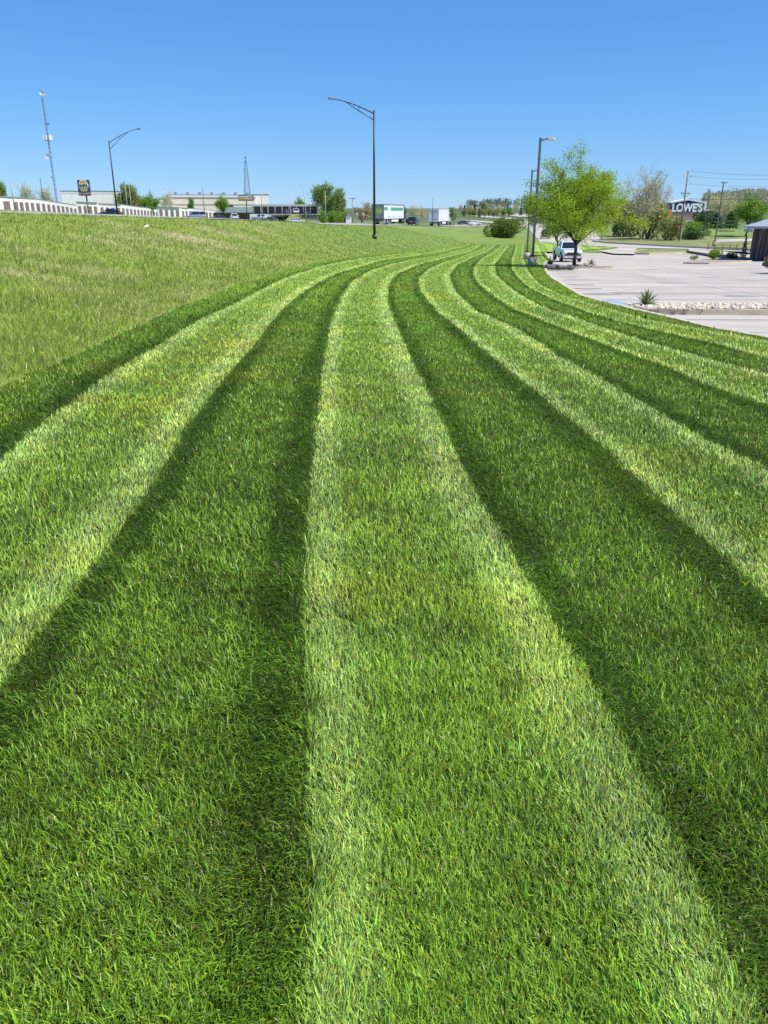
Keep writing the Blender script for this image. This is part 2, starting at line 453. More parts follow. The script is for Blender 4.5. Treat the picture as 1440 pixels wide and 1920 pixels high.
n = 900000
x, y, d = scatter(n, 0.8, 139, 2, .66)
s, sl = stripe(x, y)
ok = (s >= 0) & (x < np.interp(y, YB, TB[11]) - .02)
x, y, d, s, sl = x[ok], y[ok], d[ok], s[ok], sl[ok]
nearcut = (d > 3.4) | (RNG.random(len(x)) < .42 + .17 * d)
x, y, d, s, sl = x[nearcut], y[nearcut], d[nearcut], s[nearcut], sl[nearcut]
n = len(x)
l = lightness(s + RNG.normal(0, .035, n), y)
tang = np.arctan(sl)
wheel = np.abs(l) > .34
sgn = np.where(np.floor(s) % 2 == 1, 0, math.pi)
az = tang + sgn + RNG.normal(0, np.where(wheel, .65, np.where(sgn > 1, np.interp(y, [2, 12], [2.2, 1.35]), 1.25)), n)
clump = fbm(x, y, 7.0, 2)
az = az + (clump - .5) * 2.2
lean = np.clip(RNG.normal(np.where(wheel, .95, .7), .33, n), .05, 1.45)
k = np.maximum(1, d / 2.8)
ln = RNG.uniform(.75, 1.3, n) * .043 * k ** .16 * (.75 + .5 * clump)
wd = RNG.uniform(.7, 1.25, n) * .0033 * k ** .82
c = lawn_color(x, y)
hue = RNG.uniform(-1, 1, n)[:, None]
c = c * (.97 + .68 * RNG.uniform(-1, 1, n)[:, None]) * (1 + hue * np.array([.2, .03, -.25]))
dead = RNG.random(n) < .03 * np.clip(fbm(x, y, 2.0, 2) * 3 - .7, .15, 2)
c[dead] = np.array([.30, .27, .13]) * RNG.uniform(.6, 1.2, dead.sum())[:, None]
lean[dead] = RNG.uniform(1.1, 1.5, dead.sum()); az[dead] = RNG.uniform(0, 6.28, dead.sum())
big = RNG.random(n) < .02
ln[big] *= 1.5; wd[big] *= 1.35; lean[big] *= .7; c[big] *= np.array([.85, 1.05, .9])
blue = RNG.random(n) < .12
c[blue] *= np.array([.78, .95, 1.2])
c *= (.62 + .76 * fbm(x - 13, y + 5, 4.0, 3))[:, None]
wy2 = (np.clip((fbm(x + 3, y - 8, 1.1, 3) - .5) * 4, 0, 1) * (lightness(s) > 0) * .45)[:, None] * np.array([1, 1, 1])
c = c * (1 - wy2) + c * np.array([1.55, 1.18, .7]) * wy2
blades('lawn_grass', x, y, H(x, y), az, lean, ln, wd, c, M_blade, 'short mown lawn grass bent and tinted into light and dark stripes', RNG.normal(0, .6, n))

n = 400000
a = RNG.uniform(-.62, .3, n); r = np.exp(RNG.uniform(math.log(5), math.log(150), n))
x, y, d = r * np.sin(a), r * np.cos(a), r
ok = (x < b0(y) + RNG.normal(0, .03, n)) & (x > ee(y) - .2)
x, y, d = x[ok], y[ok], d[ok]; n = len(x)
k = np.maximum(1, d / 8)
tall = sstep(-.1, .22, b0(y) - x) * .55 + .5
ln = RNG.uniform(.5, 1.3, n) * .105 * tall * k ** .05 * (.6 + .8 * fbm(x, y, 1.6, 3))
wd = RNG.uniform(.7, 1.3, n) * .0065 * k ** .8
az = RNG.uniform(0, 2 * math.pi, n)
lean = np.clip(RNG.normal(.55, .35, n), .02, 1.4)
c = rough_color(x, y) * 1.0
c = c * (1 + .4 * RNG.uniform(-1, 1, n)[:, None]) * (1 + RNG.uniform(-1, 1, n)[:, None] * np.array([.2, .03, -.1]))
dead = RNG.random(n) < .06
c[dead] = np.array([.36, .31, .17]) * RNG.uniform(.7, 1.2, dead.sum())[:, None]
blades('bank_grass', x, y, H(x, y), az, lean, ln, wd, c, M_blade, 'longer unmown grass with straw coloured stems on the bank', RNG.normal(0, 1.2, n))

# ------------------------------------------------------------------ paved surfaces
M_conc = mat('pale_concrete', (.485, .435, .355), .85, var=.16, scale=.35, col2=(.42, .375, .31), bump=.25, bscale=30)
M_curb = mat('curb_concrete', (.52, .46, .34), .85, var=.15, scale=2.5, bump=.3, bscale=25)
M_road = mat('highway_concrete', (.38, .35, .31), .85, var=.10, scale=.3)
M_line = mat('faded_line_paint', (.52, .50, .47), .8, var=.12, scale=5)
M_blue = mat('blue_line_paint', (.22, .36, .52), .8, var=.2, scale=3)
LOTZ = lambda x, y: H(x, y) - .14 + 0 * x

r_lot = lambda y: np.interp(y, YB, TB[11])
sheet('parking_lot', ysamp(-3, 113), lambda y: r_lot(y) + .02, lambda y: 54 + 0 * y, 44, 0, M_conc, 'pale grey concrete parking lot sloping away', zfun=LOTZ)

def poly_sheet(name, pts, off, m, label, kind='structure', seg=4.0, parent=None, grow=.04):
    """polygon (world x,y) draped on the terrain"""
    bm = bmesh.new()
    vs = [bm.verts.new((p[0], p[1], 0)) for p in pts]
    f = bm.faces.new(vs); f.normal_update()
    if f.normal.z < 0: f.normal_flip()
    bmesh.ops.triangulate(bm, faces=bm.faces[:])
    for _ in range(7):
        long = [e for e in bm.edges if e.calc_length() > seg + grow * abs(e.verts[0].co.y)]
        if not long: break
        bmesh.ops.subdivide_edges(bm, edges=long, cuts=1); bmesh.ops.triangulate(bm, faces=bm.faces[:])
    for v in bm.verts: v.co.z = float(H(v.co.x, v.co.y)) + off
    me = bpy.data.meshes.new(name); bm.to_mesh(me); bm.free(); me.materials.append(m)
    o = bpy.data.objects.new(name, me); link(o, parent)
    if parent is None: tag(o, label, kind=kind)
    return o
def TP(pts, ymin=20): return [(q.x, q.y) for q in (T(a, b, ymin) for a, b in pts)]

def ribbon(name, pts, w, off, m, label, kind='structure', h=0.0, parent=None, side=0):
    """road, kerb or line of width w along world points"""
    P_ = [Vector((p[0], p[1])) for p in pts]
    # resample
    Q = [P_[0]]
    for a, b in zip(P_, P_[1:]):
        L = (b - a).length; n = max(1, int(L / (1.5 + .03 * abs(a.y))))
        for i in range(1, n + 1): Q.append(a + (b - a) * i / n)
    mb = MB(); rings = []
    for i, q in enumerate(Q):
        t = (Q[min(i + 1, len(Q) - 1)] - Q[max(i - 1, 0)]).normalized(); nrm = Vector((-t.y, t.x))
        l, r = q + nrm * (w / 2 + side * w / 2), q - nrm * (w / 2 - side * w / 2)
        zl_, zr_ = float(H(l.x, l.y)) + off, float(H(r.x, r.y)) + off
        if h > 0:
            rings.append([(l.x, l.y, zl_ - .12), (l.x, l.y, zl_ + h), (r.x, r.y, zr_ + h), (r.x, r.y, zr_ - .12)])
        else: rings.append([(l.x, l.y, zl_), (r.x, r.y, zr_)])
    mb.loft(rings, closed=h > 0, caps=h > 0)
    o = mb.build(name, m, parent)
    if parent is None: tag(o, label, kind=kind)
    return o

# highway: two carriageways with shoulders, grass median between
yy = np.concatenate([np.arange(-30, 200, 6.), np.arange(200, 330, 10.)])
def off_line(d): 
    out = []
    for y0 in yy:
        s_ = (ee(y0 + 2) - ee(y0 - 2)) / 4; n_ = Vector((-1, s_)).normalized()
        out.append((float(ee(y0)) + n_.x * d, y0 + n_.y * d))
    return out
ribbon('highway_near_lanes', off_line(6.4), 11.6, .05, M_road, 'pale concrete highway lanes nearest the lawn')
ribbon('highway_far_lanes', off_line(30), 11.6, .05, M_road, 'pale concrete highway lanes beyond the median')
ribbon('highway_shoulder', off_line(.35), .5, .03, mat('gravel_shoulder', (.38, .36, .30), .95, var=.3, scale=6), 'narrow gravel shoulder along the top of the bank')
for d in (1.6, 8.8): ribbon('lane_line', off_line(d), .14, .062, M_line, 'white edge line painted on the highway')
# distant roads on the rise
ribbon('distant_road', TP([(862, 413), (895, 414.5), (915, 417), (940, 419)], 250), 9, .15, M_conc, 'distant pale road crossing the valley')
ribbon('distant_road', TP([(895, 404.5), (935, 408.5), (960, 410), (972, 412)], 300), 13, .15, M_conc, 'distant pale road below the tree line')
ribbon('distant_road', TP([(938, 400.5), (960, 402), (985, 405), (1000, 407)], 400), 20, .2, M_conc, 'distant pale road climbing the rise')
poly_sheet('frontage_road', TP([(969, 412.5), (978, 411.5), (1000, 418), (1050, 424), (1100, 429), (1118, 438), (1126, 449), (1112, 453), (1140, 456.5), (1190, 459), (1260, 463), (1350, 467.5), (1440, 472), (1500, 475), (1500, 481), (1440, 477), (1360, 471), (1290, 467.5), (1200, 465.5), (1156, 464), (1100, 461), (1050, 456.5), (1012, 454.5), (1000, 440), (985, 424)], 60), .06, M_conc, 'pale concrete frontage road and entry drive')
poly_sheet('lot_entrance', TP([(1120, 470.5), (1156, 467), (1160, 464.3), (1195, 465.8), (1188, 473), (1192, 477), (1150, 476)], 60), .05, M_conc, 'pale concrete opening from the drive into the parking lot')
poly_sheet('side_street', TP([(1340, 450), (1440, 447), (1440, 452), (1345, 455)], 60), .07, M_conc, 'pale side street behind the drive')
poly_sheet('lot_extension', TP([(1188, 476), (1290, 471), (1345, 474), (1440, 482), (1440, 500), (1188, 500)], 60)[:], -.10, M_conc, 'parking lot by the drive') if False else None

# mown verge on the far side of the lot
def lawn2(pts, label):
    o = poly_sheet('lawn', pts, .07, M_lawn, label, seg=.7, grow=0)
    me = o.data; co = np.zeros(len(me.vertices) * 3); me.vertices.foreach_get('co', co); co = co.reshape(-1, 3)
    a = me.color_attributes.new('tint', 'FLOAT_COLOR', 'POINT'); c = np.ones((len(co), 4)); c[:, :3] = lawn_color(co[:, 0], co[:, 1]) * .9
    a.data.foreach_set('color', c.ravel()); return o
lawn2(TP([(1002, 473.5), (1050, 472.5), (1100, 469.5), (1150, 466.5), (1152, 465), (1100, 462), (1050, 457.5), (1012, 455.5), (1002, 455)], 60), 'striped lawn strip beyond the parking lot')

# concrete kerb between lawn and parking lot
kp = [(float(r_lot(y)) , float(y)) for y in np.arange(4, 113, 1.5)]
ribbon('lawn_curb', kp, .16, 0, M_curb, 'pale concrete kerb between lawn and parking lot', h=.015, side=-1)
# joints and worn stall lines
for y0 in np.arange(22.6, 60, 2.75):
    xa = float(r_lot(y0)) + (.5 if y0 > 24 else 1.6)
    ribbon('stall_line', [(xa, y0), (xa + 5.4, y0 + .25)], .12, -.134, M_line, 'worn white stall line beside the lawn kerb')
for y0 in np.arange(44, 78, 2.75):
    ribbon('stall_line', [(27.5, y0), (33.2, y0 - 1.2)], .12, -.134, M_line, 'worn white stall line towards the dark building')
for y0 in np.arange(12.5, 19, 2.75):
    ribbon('stall_line', [(float(r_lot(y0)) + .6, y0), (12.5, y0 + .3)], .12, -.134, M_line, 'worn white stall line in front of the stone island')
b4 = [(float(r_lot(y0)) + dx, y0) for y0, dx in ((22.0, .25), (24.6, .25), (25.2, .7), (24.4, 1.15), (22.0, .95))]
poly_sheet('blue_marking', b4, -.128, M_blue, 'blue accessible bay marking painted beside the kerb', seg=1)
for y0 in np.arange(14, 112, 3.7):
    ribbon('joint_line', [(float(r_lot(y0)) + .1, y0), (52, y0 + 1.5)], .05, -.136, mat('joint_tar', (.24, .22, .20), .9), 'dark sawn joint across the parking lot')
for x0 in (16, 21, 26, 31, 36, 41, 46):
    ys0 = 14 if x0 > 12 else 20
    ribbon('joint_line', [(x0 * .55 + 3, ys0), (x0, 60), (x0 + 2, 112)], .035, -.136, MATS['joint_tar'], 'dark sawn joint along the parking lot')
# dark stains along the kerb
for (px, rr_) in [(1062, 512), (1078, 525), (1100, 541), (1122, 551), (1068, 519), (1180, 549), (1090, 534), (1260, 530), (1330, 520), (1210, 505), (1390, 555)]:
    q = T(px, rr_, 5, -.14); w_ = random.uniform(.5, .9)
    poly_sheet('oil_stain', [(q.x + w_ * math.cos(t) * random.uniform(.7, 1.3), q.y + .8 * w_ * math.sin(t) * random.uniform(.7, 1.3)) for t in np.linspace(0, 5.6, 9)], -.132, mat('stain', (.31, .285, .25), .8, var=.2), 'old dark stain on the parking lot near the kerb', seg=1)

# ------------------------------------------------------------------ raised islands
def island(name, pts, zoff, m, label, curb=True, cw=.16, hh=.13):
    t = thing(name, None, None, (0, 0, 0)); t['kind'] = 'structure'; t['label'] = label
    top = poly_sheet('island_top', pts, zoff + hh - .02, m, None, parent=t, seg=1.5)
    if curb: ribbon('island_curb', pts + [pts[0]], cw, zoff, M_curb, None, h=hh, parent=t)
    return t
M_verge = mat('verge_grass', (.15, .20, .035), .95, var=.35, scale=1.2, bump=.8, bscale=8, col2=(.27, .25, .10))
M_gravel = mat('island_gravel', (.46, .40, .30), .95, var=.35, scale=9, bump=1.0, bscale=18)
def smooth_closed(pts, n=2):
    for _ in range(n):
        out = []
        for i in range(len(pts)):
            a, b = pts[i], pts[(i + 1) % len(pts)]
            out += [(a[0] * .75 + b[0] * .25, a[1] * .75 + b[1] * .25), (a[0] * .25 + b[0] * .75, a[1] * .25 + b[1] * .75)]
        pts = out
    return pts
near_y = 20.5
isl1 = smooth_closed([(6.4, 19.6), (9, 19.3), (12.3, 19.1), (12.6, 20.2), (12.4, 21.2), (9, 21.4), (6.4, 21.6)])
island('stone_island', isl1, -.14, M_gravel, 'kerbed island of pale stones across the parking lot')
tq = T(1076, 499, 40, 0.0)
isl2 = smooth_closed([(tq.x - 2.1, tq.y - .9), (tq.x + 2.9, tq.y - 1.2), (tq.x + 3.0, tq.y + .8), (tq.x - 1.6, tq.y + 1.0)])
island('tree_island', isl2, -.14, mat('dark_mulch', (.10, .08, .065), .95, var=.4, scale=8, bump=1, bscale=12), 'kerbed mulch island under the parking lot tree')
island('grass_island', smooth_closed(TP([(1193, 476), (1189, 472.5), (1215, 467.5), (1285, 471.5), (1285, 474)], 60), 1), -.02, M_verge, 'small kerbed grass island between lot and drive', hh=.14)
isl4 = TP([(1292, 487), (1345, 484), (1400, 481), (1420, 488), (1345, 492.5), (1280, 492)], 40)
island('planting_island', smooth_closed(isl4, 1), -.14, mat('pink_mulch', (.36, .27, .21), .95, var=.3, scale=6, bump=.6, bscale=14), 'kerbed pink mulch bed with shrubs before the dark building')
ribbon('drive_curb', TP([(1112, 453.5), (1140, 457), (1190, 459.6), (1260, 463.6), (1350, 468), (1440, 472.5)], 60), .35, .05, M_curb, 'kerb along the far side of the drive', h=.28)
poly_sheet('sidewalk', TP([(1290, 468.5), (1345, 471.5), (1395, 479), (1340, 479.5), (1292, 472.5)], 60), .12, mat('sidewalk_concrete', (.46, .41, .31), .85), 'cream concrete walk beside the drive')
ribbon('walk_curb', TP([(1288, 472), (1340, 480), (1375, 483)], 60), .25, .0, mat('shade_toned_curb', (.12, .11, .10), .9), 'kerb at the end of the walk, coloured dark as its shaded face', h=.16)  # shade on the kerb face put into a darker concrete colour
poly_sheet('roadside_verge', TP([(1120, 449), (1112, 452.5), (1140, 456), (1190, 459), (1260, 463), (1350, 467.5), (1440, 471.5), (1500, 474), (1500, 447), (1440, 452.5), (1345, 455.5), (1340, 448), (1250, 443), (1160, 440), (1122, 440)], 60), .05, M_verge, 'rough grass verge with dry patches beyond the drive')

# stones on the first island
b = MB(); rr = random.Random(5)
for i in range(1000):
    u, v = rr.uniform(6.45, 12.4), rr.uniform(19.35, 21.3); s_ = rr.uniform(.025, .058)
    b.blob((u, v, float(H(u, v)) - .01 + s_ * .3), (s_ * rr.uniform(.8, 1.4), s_ * rr.uniform(.8, 1.3), s_ * .75), i, 6)
tag(b.build('river_stones', mat('river_stone', (.60, .53, .40), .85, var=.45, scale=5)), 'pale tan river stones heaped along the kerbed island', kind='stuff')

# ------------------------------------------------------------------ lamp posts
M_dark = mat('dark_bronze_paint', (.035, .04, .045), .45, metal=.3, var=.1, scale=4)
M_greyp = mat('grey_pole_paint', (.12, .12, .12), .5, metal=.2, var=.15, scale=2)
M_galv = mat('galvanised_steel', (.35, .36, .37), .45, metal=.6, var=.1)
M_lens = mat('lamp_lens', (.7, .72, .7), .3)
def highway_lamp(px, rowb, rowt, Y, tip_px, tip_row, label, low_row, xside, name='highway_lamp'):
    top = P(px, rowt, Y); base = Vector((top.x, Y, float(H(top.x, Y)) - .05)); Ht = top.z - base.z
    k = Y / 1548.0; L = (tip_px - px) * k; rise = (rowt - tip_row) * Y / 1661
    t = thing(name, label, 'street lamp', base, 0, 'tall highway lamp posts with long trussed arms')
    part('pole', M_dark, t, lambda b: b.tube((0, 0, .45), (0, 0, Ht), .15, .085, 12).tube((0, 0, Ht), (0, 0, Ht + .08), .10, .05, 12))
    part('base_cover', M_dark, t, lambda b: b.tube((0, 0, 0), (0, 0, .5), .30, .20, 10))
    def arc(u): return (L * u, 0, Ht - .35 + rise * (1 - (1 - u) ** 1.6) + .35 * 0 + .1)
    us = np.linspace(0, .86, 9)
    part('arm', M_dark, t, lambda b: b.path([arc(u) for u in us], [.06 - .025 * u for u in us], 8))
    low = [(0, 0, Ht - (low_row - rowt) * Y / 1661), tuple(Vector(arc(.36)) - Vector((0, 0, .38))), tuple(Vector(arc(.62)))]
    part('arm_brace', M_dark, t, lambda b: b.path(low, [.045, .04, .035], 8))
    part('arm_strut', M_dark, t, lambda b: b.tube(arc(.33), tuple(Vector(arc(.33)) - Vector((0, 0, .45))), .03, .03, 6))
    sg = 1 if L > 0 else -1
    def head(b):
        a = Vector(arc(.86)); e = Vector(arc(1.0)); rings = []
        for u, w, h in ((0, .07, .06), (.15, .15, .09), (.6, .20, .11), (.9, .15, .07), (1, .06, .03)):
            c = a + (e - a) * u
            rings.append([(c.x, c.y - w, c.z - h * .3), (c.x, c.y - w * .6, c.z + h), (c.x, c.y + w * .6, c.z + h), (c.x, c.y + w, c.z - h * .3), (c.x, c.y + w * .5, c.z - h * .8), (c.x, c.y - w * .5, c.z - h * .8)])
        b.loft(rings)
    part('lamp_head', mat('lamp_head_paint', (.10, .12, .13), .5, metal=.3), t, head)
    return t
highway_lamp(701, 428, 208, 90.6, 619, 182, 'tall dark lamp post in the middle with its arm reaching left', 224, 1)
highway_lamp(204, 403, 265, 145, 265, 240, 'tall dark lamp post on the left with its arm reaching right', 279, -1)

def lot_lamp(px, rowb, rowt, Y, head_dx, label, pole_r=.085, base_h=.75, base=True, double=False, m=None, heads=None):
    m = m or M_greyp
    top = P(px, rowt, Y); g = float(H(top.x, Y)); Ht = top.z - g
    t = thing('parking_lot_lamp', label, 'street lamp', (top.x, Y, g - .05), 0, 'parking lot lamp posts')
    if base:
        part('concrete_base', mat('base_concrete', (.42, .37, .27), .9, var=.25, scale=3, bump=.4), t, lambda b: b.tube((0, 0, 0), (0, 0, base_h), .34, .34, 20))
        part('base_plate', M_dark, t, lambda b: b.box((0, 0, base_h + .06), (.42, .42, .12)))
    part('pole', m, t, lambda b: b.box((0, 0, (base_h if base else 0) + (Ht - (base_h if base else 0)) / 2 + .04), (pole_r * 2, pole_r * 2, Ht - (base_h if base else 0)), taper=.85))
    for dx in (heads or [head_dx]):
        sg = 1 if dx > 0 else -1; a = abs(dx)
        part('arm', m, t, lambda b: b.tube((0, 0, Ht - .12), (sg * a * .42, 0, Ht - .05), .05, .05, 8))
        def hd(b):
            rings = []
            for u, w, h in ((.35, .10, .07), (.45, .20, .13), (.8, .23, .13), (1.0, .15, .06)):
                x = sg * a * u; z = Ht - .05
                rings.append([(x, -w, z - .05), (x, -w * .8, z + h), (x, w * .8, z + h), (x, w, z - .05)])
            b.loft(rings)
        part('lamp_head', mat('lamp_housing', (.42, .41, .40), .45), t, hd)
        part('lens', M_lens, t, lambda b: b.box((sg * a * .72, 0, Ht - .12), (a * .4, .34, .03)))
    return t
lot_lamp(1013.5, 503, 258, 60, 1.05, 'tall grey lamp post on a cream concrete base at the corner of the lawn')
lot_lamp(998, 488, 318, 86, .9, 'thinner grey lamp post just behind the tall one, on its own concrete base')
lot_lamp(1357, 463, 341, 131, .75, 'taller of two thin lamp posts right of the utility pole, with twin heads', .08, .8, True, heads=[.75, -.4])
lot_lamp(1331, 447, 355, 173, -.6, 'shorter thin lamp post with one head, between utility pole and twin lamp', .07, .8, True)

# ------------------------------------------------------------------ trees
M_bark = mat('grey_brown_bark', (.085, .068, .055), .9, var=.3, scale=6, bump=.8, bscale=20)
M_barkd = mat('dark_bark', (.04, .034, .03), .9, var=.3, scale=6, bump=.8, bscale=20)
M_leafs = {}
def leaf_mat(nm): 
    return mat(nm, None, .5, var=.22, scale=1.1, attr='tint', spec=.3, transl=.4)
M_leaf = leaf_mat('leaf_surface')
def leaf_mesh(name, pts, size, cols, flat=0.0, seed=1, droop=0.0, aspect=.55):
    g = np.random.default_rng(seed); n = len(pts); pts = np.asarray(pts)
    a = g.normal(size=(n, 3)); a[:, 2] *= (1 - flat); a /= np.linalg.norm(a, axis=1)[:, None]
    r = g.normal(size=(n, 3)); b = np.cross(a, r); b /= np.linalg.norm(b, axis=1)[:, None]
    s = (size * g.uniform(.6, 1.35, n))[:, None]; a = a * s; b = b * s * aspect
    V = np.stack([pts - a, pts - b * .9 + a * .1, pts + a, pts + b * .9 + a * .1], 1).reshape(-1, 3)
    q = (np.arange(n)[:, None] * 4 + np.arange(4)).ravel()
    cols = np.asarray(cols); w = g.random(n)[:, None]
    c = cols[0] * (1 - w) + cols[1] * w; c = c * g.uniform(.7, 1.25, n)[:, None]
    me = fast_mesh(name, V, q, np.arange(n) * 4, None, np.repeat(c, 4, 0)); me.materials.append(M_leaf); return me
def tree_geo(h, rx, trunk_h, seed, nleaf, leaf, cols, spread=.9, top=.5, levels=4, r0=.16, nb=5, lower=.3, asp=.55, tuft=.30, up=.35, cone=0.0, bend=.05):
    """trunk and limbs as tubes, leaves around the twig ends"""
    rr = random.Random(seed); tb = MB(); ends = []
    def grow(p, d, L, r, lv):
        segs = 3; q = p
        for i in range(segs):
            d2 = (d + Vector((rr.gauss(0, .13), rr.gauss(0, .13), rr.gauss(0, .07) + .05))).normalized()
            q2 = q + d2 * (L / segs); tb.tube(q, q2, r * (1 - .22 * i / segs * 2), r * (1 - .22 * (i + 1) / segs * 2), 6 if lv < 2 else 4, False)
            if lv >= levels - 2: ends.append((q2, lv))
            q, d = q2, d2
            if lv >= 1 and lv < levels and rr.random() < .75:
                a = rr.uniform(0, 6.28); o = d.orthogonal().normalized(); o.rotate(Matrix.Rotation(a, 3, d))
                grow(q, (d * .7 + o * rr.uniform(.6, 1.0) + Vector((0, 0, up * .5))).normalized(), L * rr.uniform(.5, .7), r * .5, lv + 1)
        if lv < levels:
            for k in range(2 if lv else 0):
                a = rr.uniform(0, 6.28); o = d.orthogonal().normalized(); o.rotate(Matrix.Rotation(a, 3, d))
                grow(q, (d + o * rr.uniform(.35, .8)).normalized(), L * rr.uniform(.58, .75), r * .56, lv + 1)
    tr = Vector((0, 0, 0)); topp = Vector((rr.uniform(-1, 1) * bend * h, 0, trunk_h))
    tb.tube((0, 0, -.25), (0, 0, .15), r0 * 1.5, r0 * 1.1, 9, False); tb.path([(0, 0, .15), tuple(topp * .6), tuple(topp)], [r0 * 1.1, r0 * .98, r0 * .9], 9)
    cz = h - trunk_h
    for k in range(nb):
        a = 2 * math.pi * (k + rr.uniform(-.3, .3)) / nb
        tilt = rr.uniform(.35, 1.0) * spread
        grow(topp, Vector((math.cos(a) * tilt, math.sin(a) * tilt, 1)).normalized(), cz * rr.uniform(.34, .46), r0 * .6, 1)
    grow(topp, Vector((rr.uniform(-.1, .1), rr.uniform(-.1, .1), 1)), cz * .5, r0 * .7, 1)
    E = np.array([tuple(e[0]) for e in ends])
    # fit the crown to the wanted size
    sx = rx / max(1e-3, np.percentile(np.hypot(E[:, 0], E[:, 1]), 96)); sz = (h - trunk_h) / max(1e-3, (np.percentile(E[:, 2], 99) if cone == 0 else np.percentile(E[:, 2], 99.6)) - trunk_h)
    def fit(v):
        if v[2] <= trunk_h: return v
        w = min(1, (v[2] - trunk_h) / (.25 * cz) + .5)
        u_ = (v[2] - trunk_h) * sz / cz; k_ = 1 + (sx - 1) * w
        k_ *= 1 + cone * (.45 - min(u_, 1)) * w
        return (v[0] * k_, v[1] * k_, trunk_h + (v[2] - trunk_h) * sz)
    tb.v = [fit(v) for v in tb.v]; E = np.array([fit(e) for e in E])
    g = np.random.default_rng(seed); idx = g.integers(0, len(E), nleaf)
    keep = g.random(len(E)) < .8; E2 = E[keep] if keep.sum() > 5 else E; idx = g.integers(0, len(E2), nleaf)
    L = E2[idx] + g.normal(size=(nleaf, 3)) * tuft * np.array([1, 1, .75])
    L = L[L[:, 2] > trunk_h * lower]
    return tb, leaf_mesh('crown', L, leaf, cols, .2, seed, aspect=asp)
def plant(name, label, cat, loc, geo, bark, group=None, rotz=0, sc=(1, 1, 1), trunkname='trunk'):
    tb, lm = geo
    t = thing(name, label, cat, loc, rotz, group); t.scale = sc
    if tb is not None: tb.build(trunkname, bark, t)
    o = bpy.data.objects.new('crown', lm); link(o, t)
    return t
A = np.array
LIME = (A([.42, .53, .03]), A([.26, .42, .035])); GRN = (A([.16, .30, .035]), A([.30, .44, .05])); PALE = (A([.74, .68, .40]), A([.55, .56, .26]))
OLIVE = (A([.46, .44, .17]), A([.28, .32, .09])); DARKC = (A([.05, .10, .03]), A([.10, .17, .04])); MIDG = (A([.20, .31, .07]), A([.32, .40, .11])); PINKB = (A([.50, .38, .24]), A([.3, .33, .12]))

# the tree in the parking lot island
plant('maple_tree', 'young lime green spreading tree in the parking lot island before the white pickup', 'tree', (tq.x, tq.y, float(H(tq.x, tq.y)) - .05),
      tree_geo(7.8, 4.0, 1.6, 23, 64000, .06, LIME, spread=1.25, levels=4, r0=.125, nb=7, tuft=.24, cone=.12, bend=.008), M_barkd)
q = T(1047.5, 480, 60)
plant('maple_tree', 'small thin trunked tree left of the white pickup, behind the lime green one', 'tree', q, tree_geo(5.2, 2.4, 1.5, 31, 3800, .10, (A([.2, .33, .04]), A([.34, .46, .05])), spread=1.1, levels=4, r0=.09, nb=5, tuft=.22), M_barkd)

# prototypes for trees further off, each copied and resized
PROTO = {}
PROTO['leafy'] = tree_geo(10, 4.5, 2.0, 41, 5200, .26, MIDG, r0=.22, tuft=.55)
PROTO['leafy2'] = tree_geo(10, 4.2, 1.8, 43, 5200, .26, GRN, r0=.22, tuft=.6)
PROTO['olive'] = tree_geo(10, 4.6, 1.8, 47, 4600, .25, OLIVE, r0=.22, tuft=.55)
PROTO['pale'] = tree_geo(10, 4.4, 2.4, 53, 2600, .17, PALE, r0=.2, tuft=.42, levels=4)
PROTO['bud'] = tree_geo(10, 4.0, 2.2, 59, 2400, .12, PALE, r0=.18, tuft=.28, levels=5, nb=6, spread=.8)
PROTO['flower'] = tree_geo(10, 5.2, 1.5, 61, 4600, .24, PINKB, r0=.2, tuft=.6)
def conifer_geo(h, r, seed, cols, n=4200, leaf=.2):
    g = np.random.default_rng(seed); u = g.random(n) ** .7
    z = h * (.06 + .94 * (1 - u)); layer = .75 + .25 * np.sin(z * 5.0 / h * 6.28); rad = r * (u ** .85) * layer * g.uniform(.55, 1.05, n)
    a = g.uniform(0, 6.283, n); rad *= 1 + .18 * np.sin(3 * a + 1)
    L = np.stack([rad * np.cos(a), rad * np.sin(a), z - rad * .12], 1)
    tb = MB().tube((0, 0, -.2), (0, 0, h * .92), h * .016, h * .003, 6)
    return tb, leaf_mesh('crown', L, leaf, cols, .5, seed, aspect=.4)
PROTO['conifer'] = conifer_geo(10, 3.0, 67, DARKC)
def bush_geo(rx, ry, h, seed, n, leaf, cols, lump=.25):
    g = np.random.default_rng(seed); m = 14
    c = np.stack([g.uniform(-.75, .75, m) * rx, g.uniform(-.75, .75, m) * ry, g.uniform(.25, .72, m) * h], 1)
    rd = g.uniform(.30, .52, m)
    k = g.integers(0, m, n); d = g.normal(size=(n, 3)); d /= np.linalg.norm(d, axis=1)[:, None]
    L = c[k] + d * (rd[k] * g.uniform(.75, 1.05, n))[:, None] * np.array([rx, ry, h * .85])
    L = L[(L[:, 2] > .02 * h)]
    tb = MB()
    for i in range(9):
        e = c[i % m]; tb.tube((e[0] * .15, e[1] * .15, -.1), tuple(e), .025 * h, .01 * h, 5, False)
    return tb, leaf_mesh('crown', L, leaf, cols, .0, seed)
PROTO['bush'] = bush_geo(1, 1, 1.6, 71, 2200, .085, GRN)
PROTO['bushd'] = bush_geo(1, 1, 1.6, 73, 2200, .085, DARKC)
PROTO['busho'] = bush_geo(1, 1, 1.6, 79, 2200, .085, OLIVE)
PSIZE = dict(leafy=(10, 4.5), leafy2=(10, 4.2), olive=(10, 4.6), pale=(10, 4.4), bud=(10, 4.0), flower=(10, 5.2), conifer=(10, 3.0), bush=(1.5, 1.1), bushd=(1.5, 1.1), busho=(1.5, 1.1))
PTREE = {}
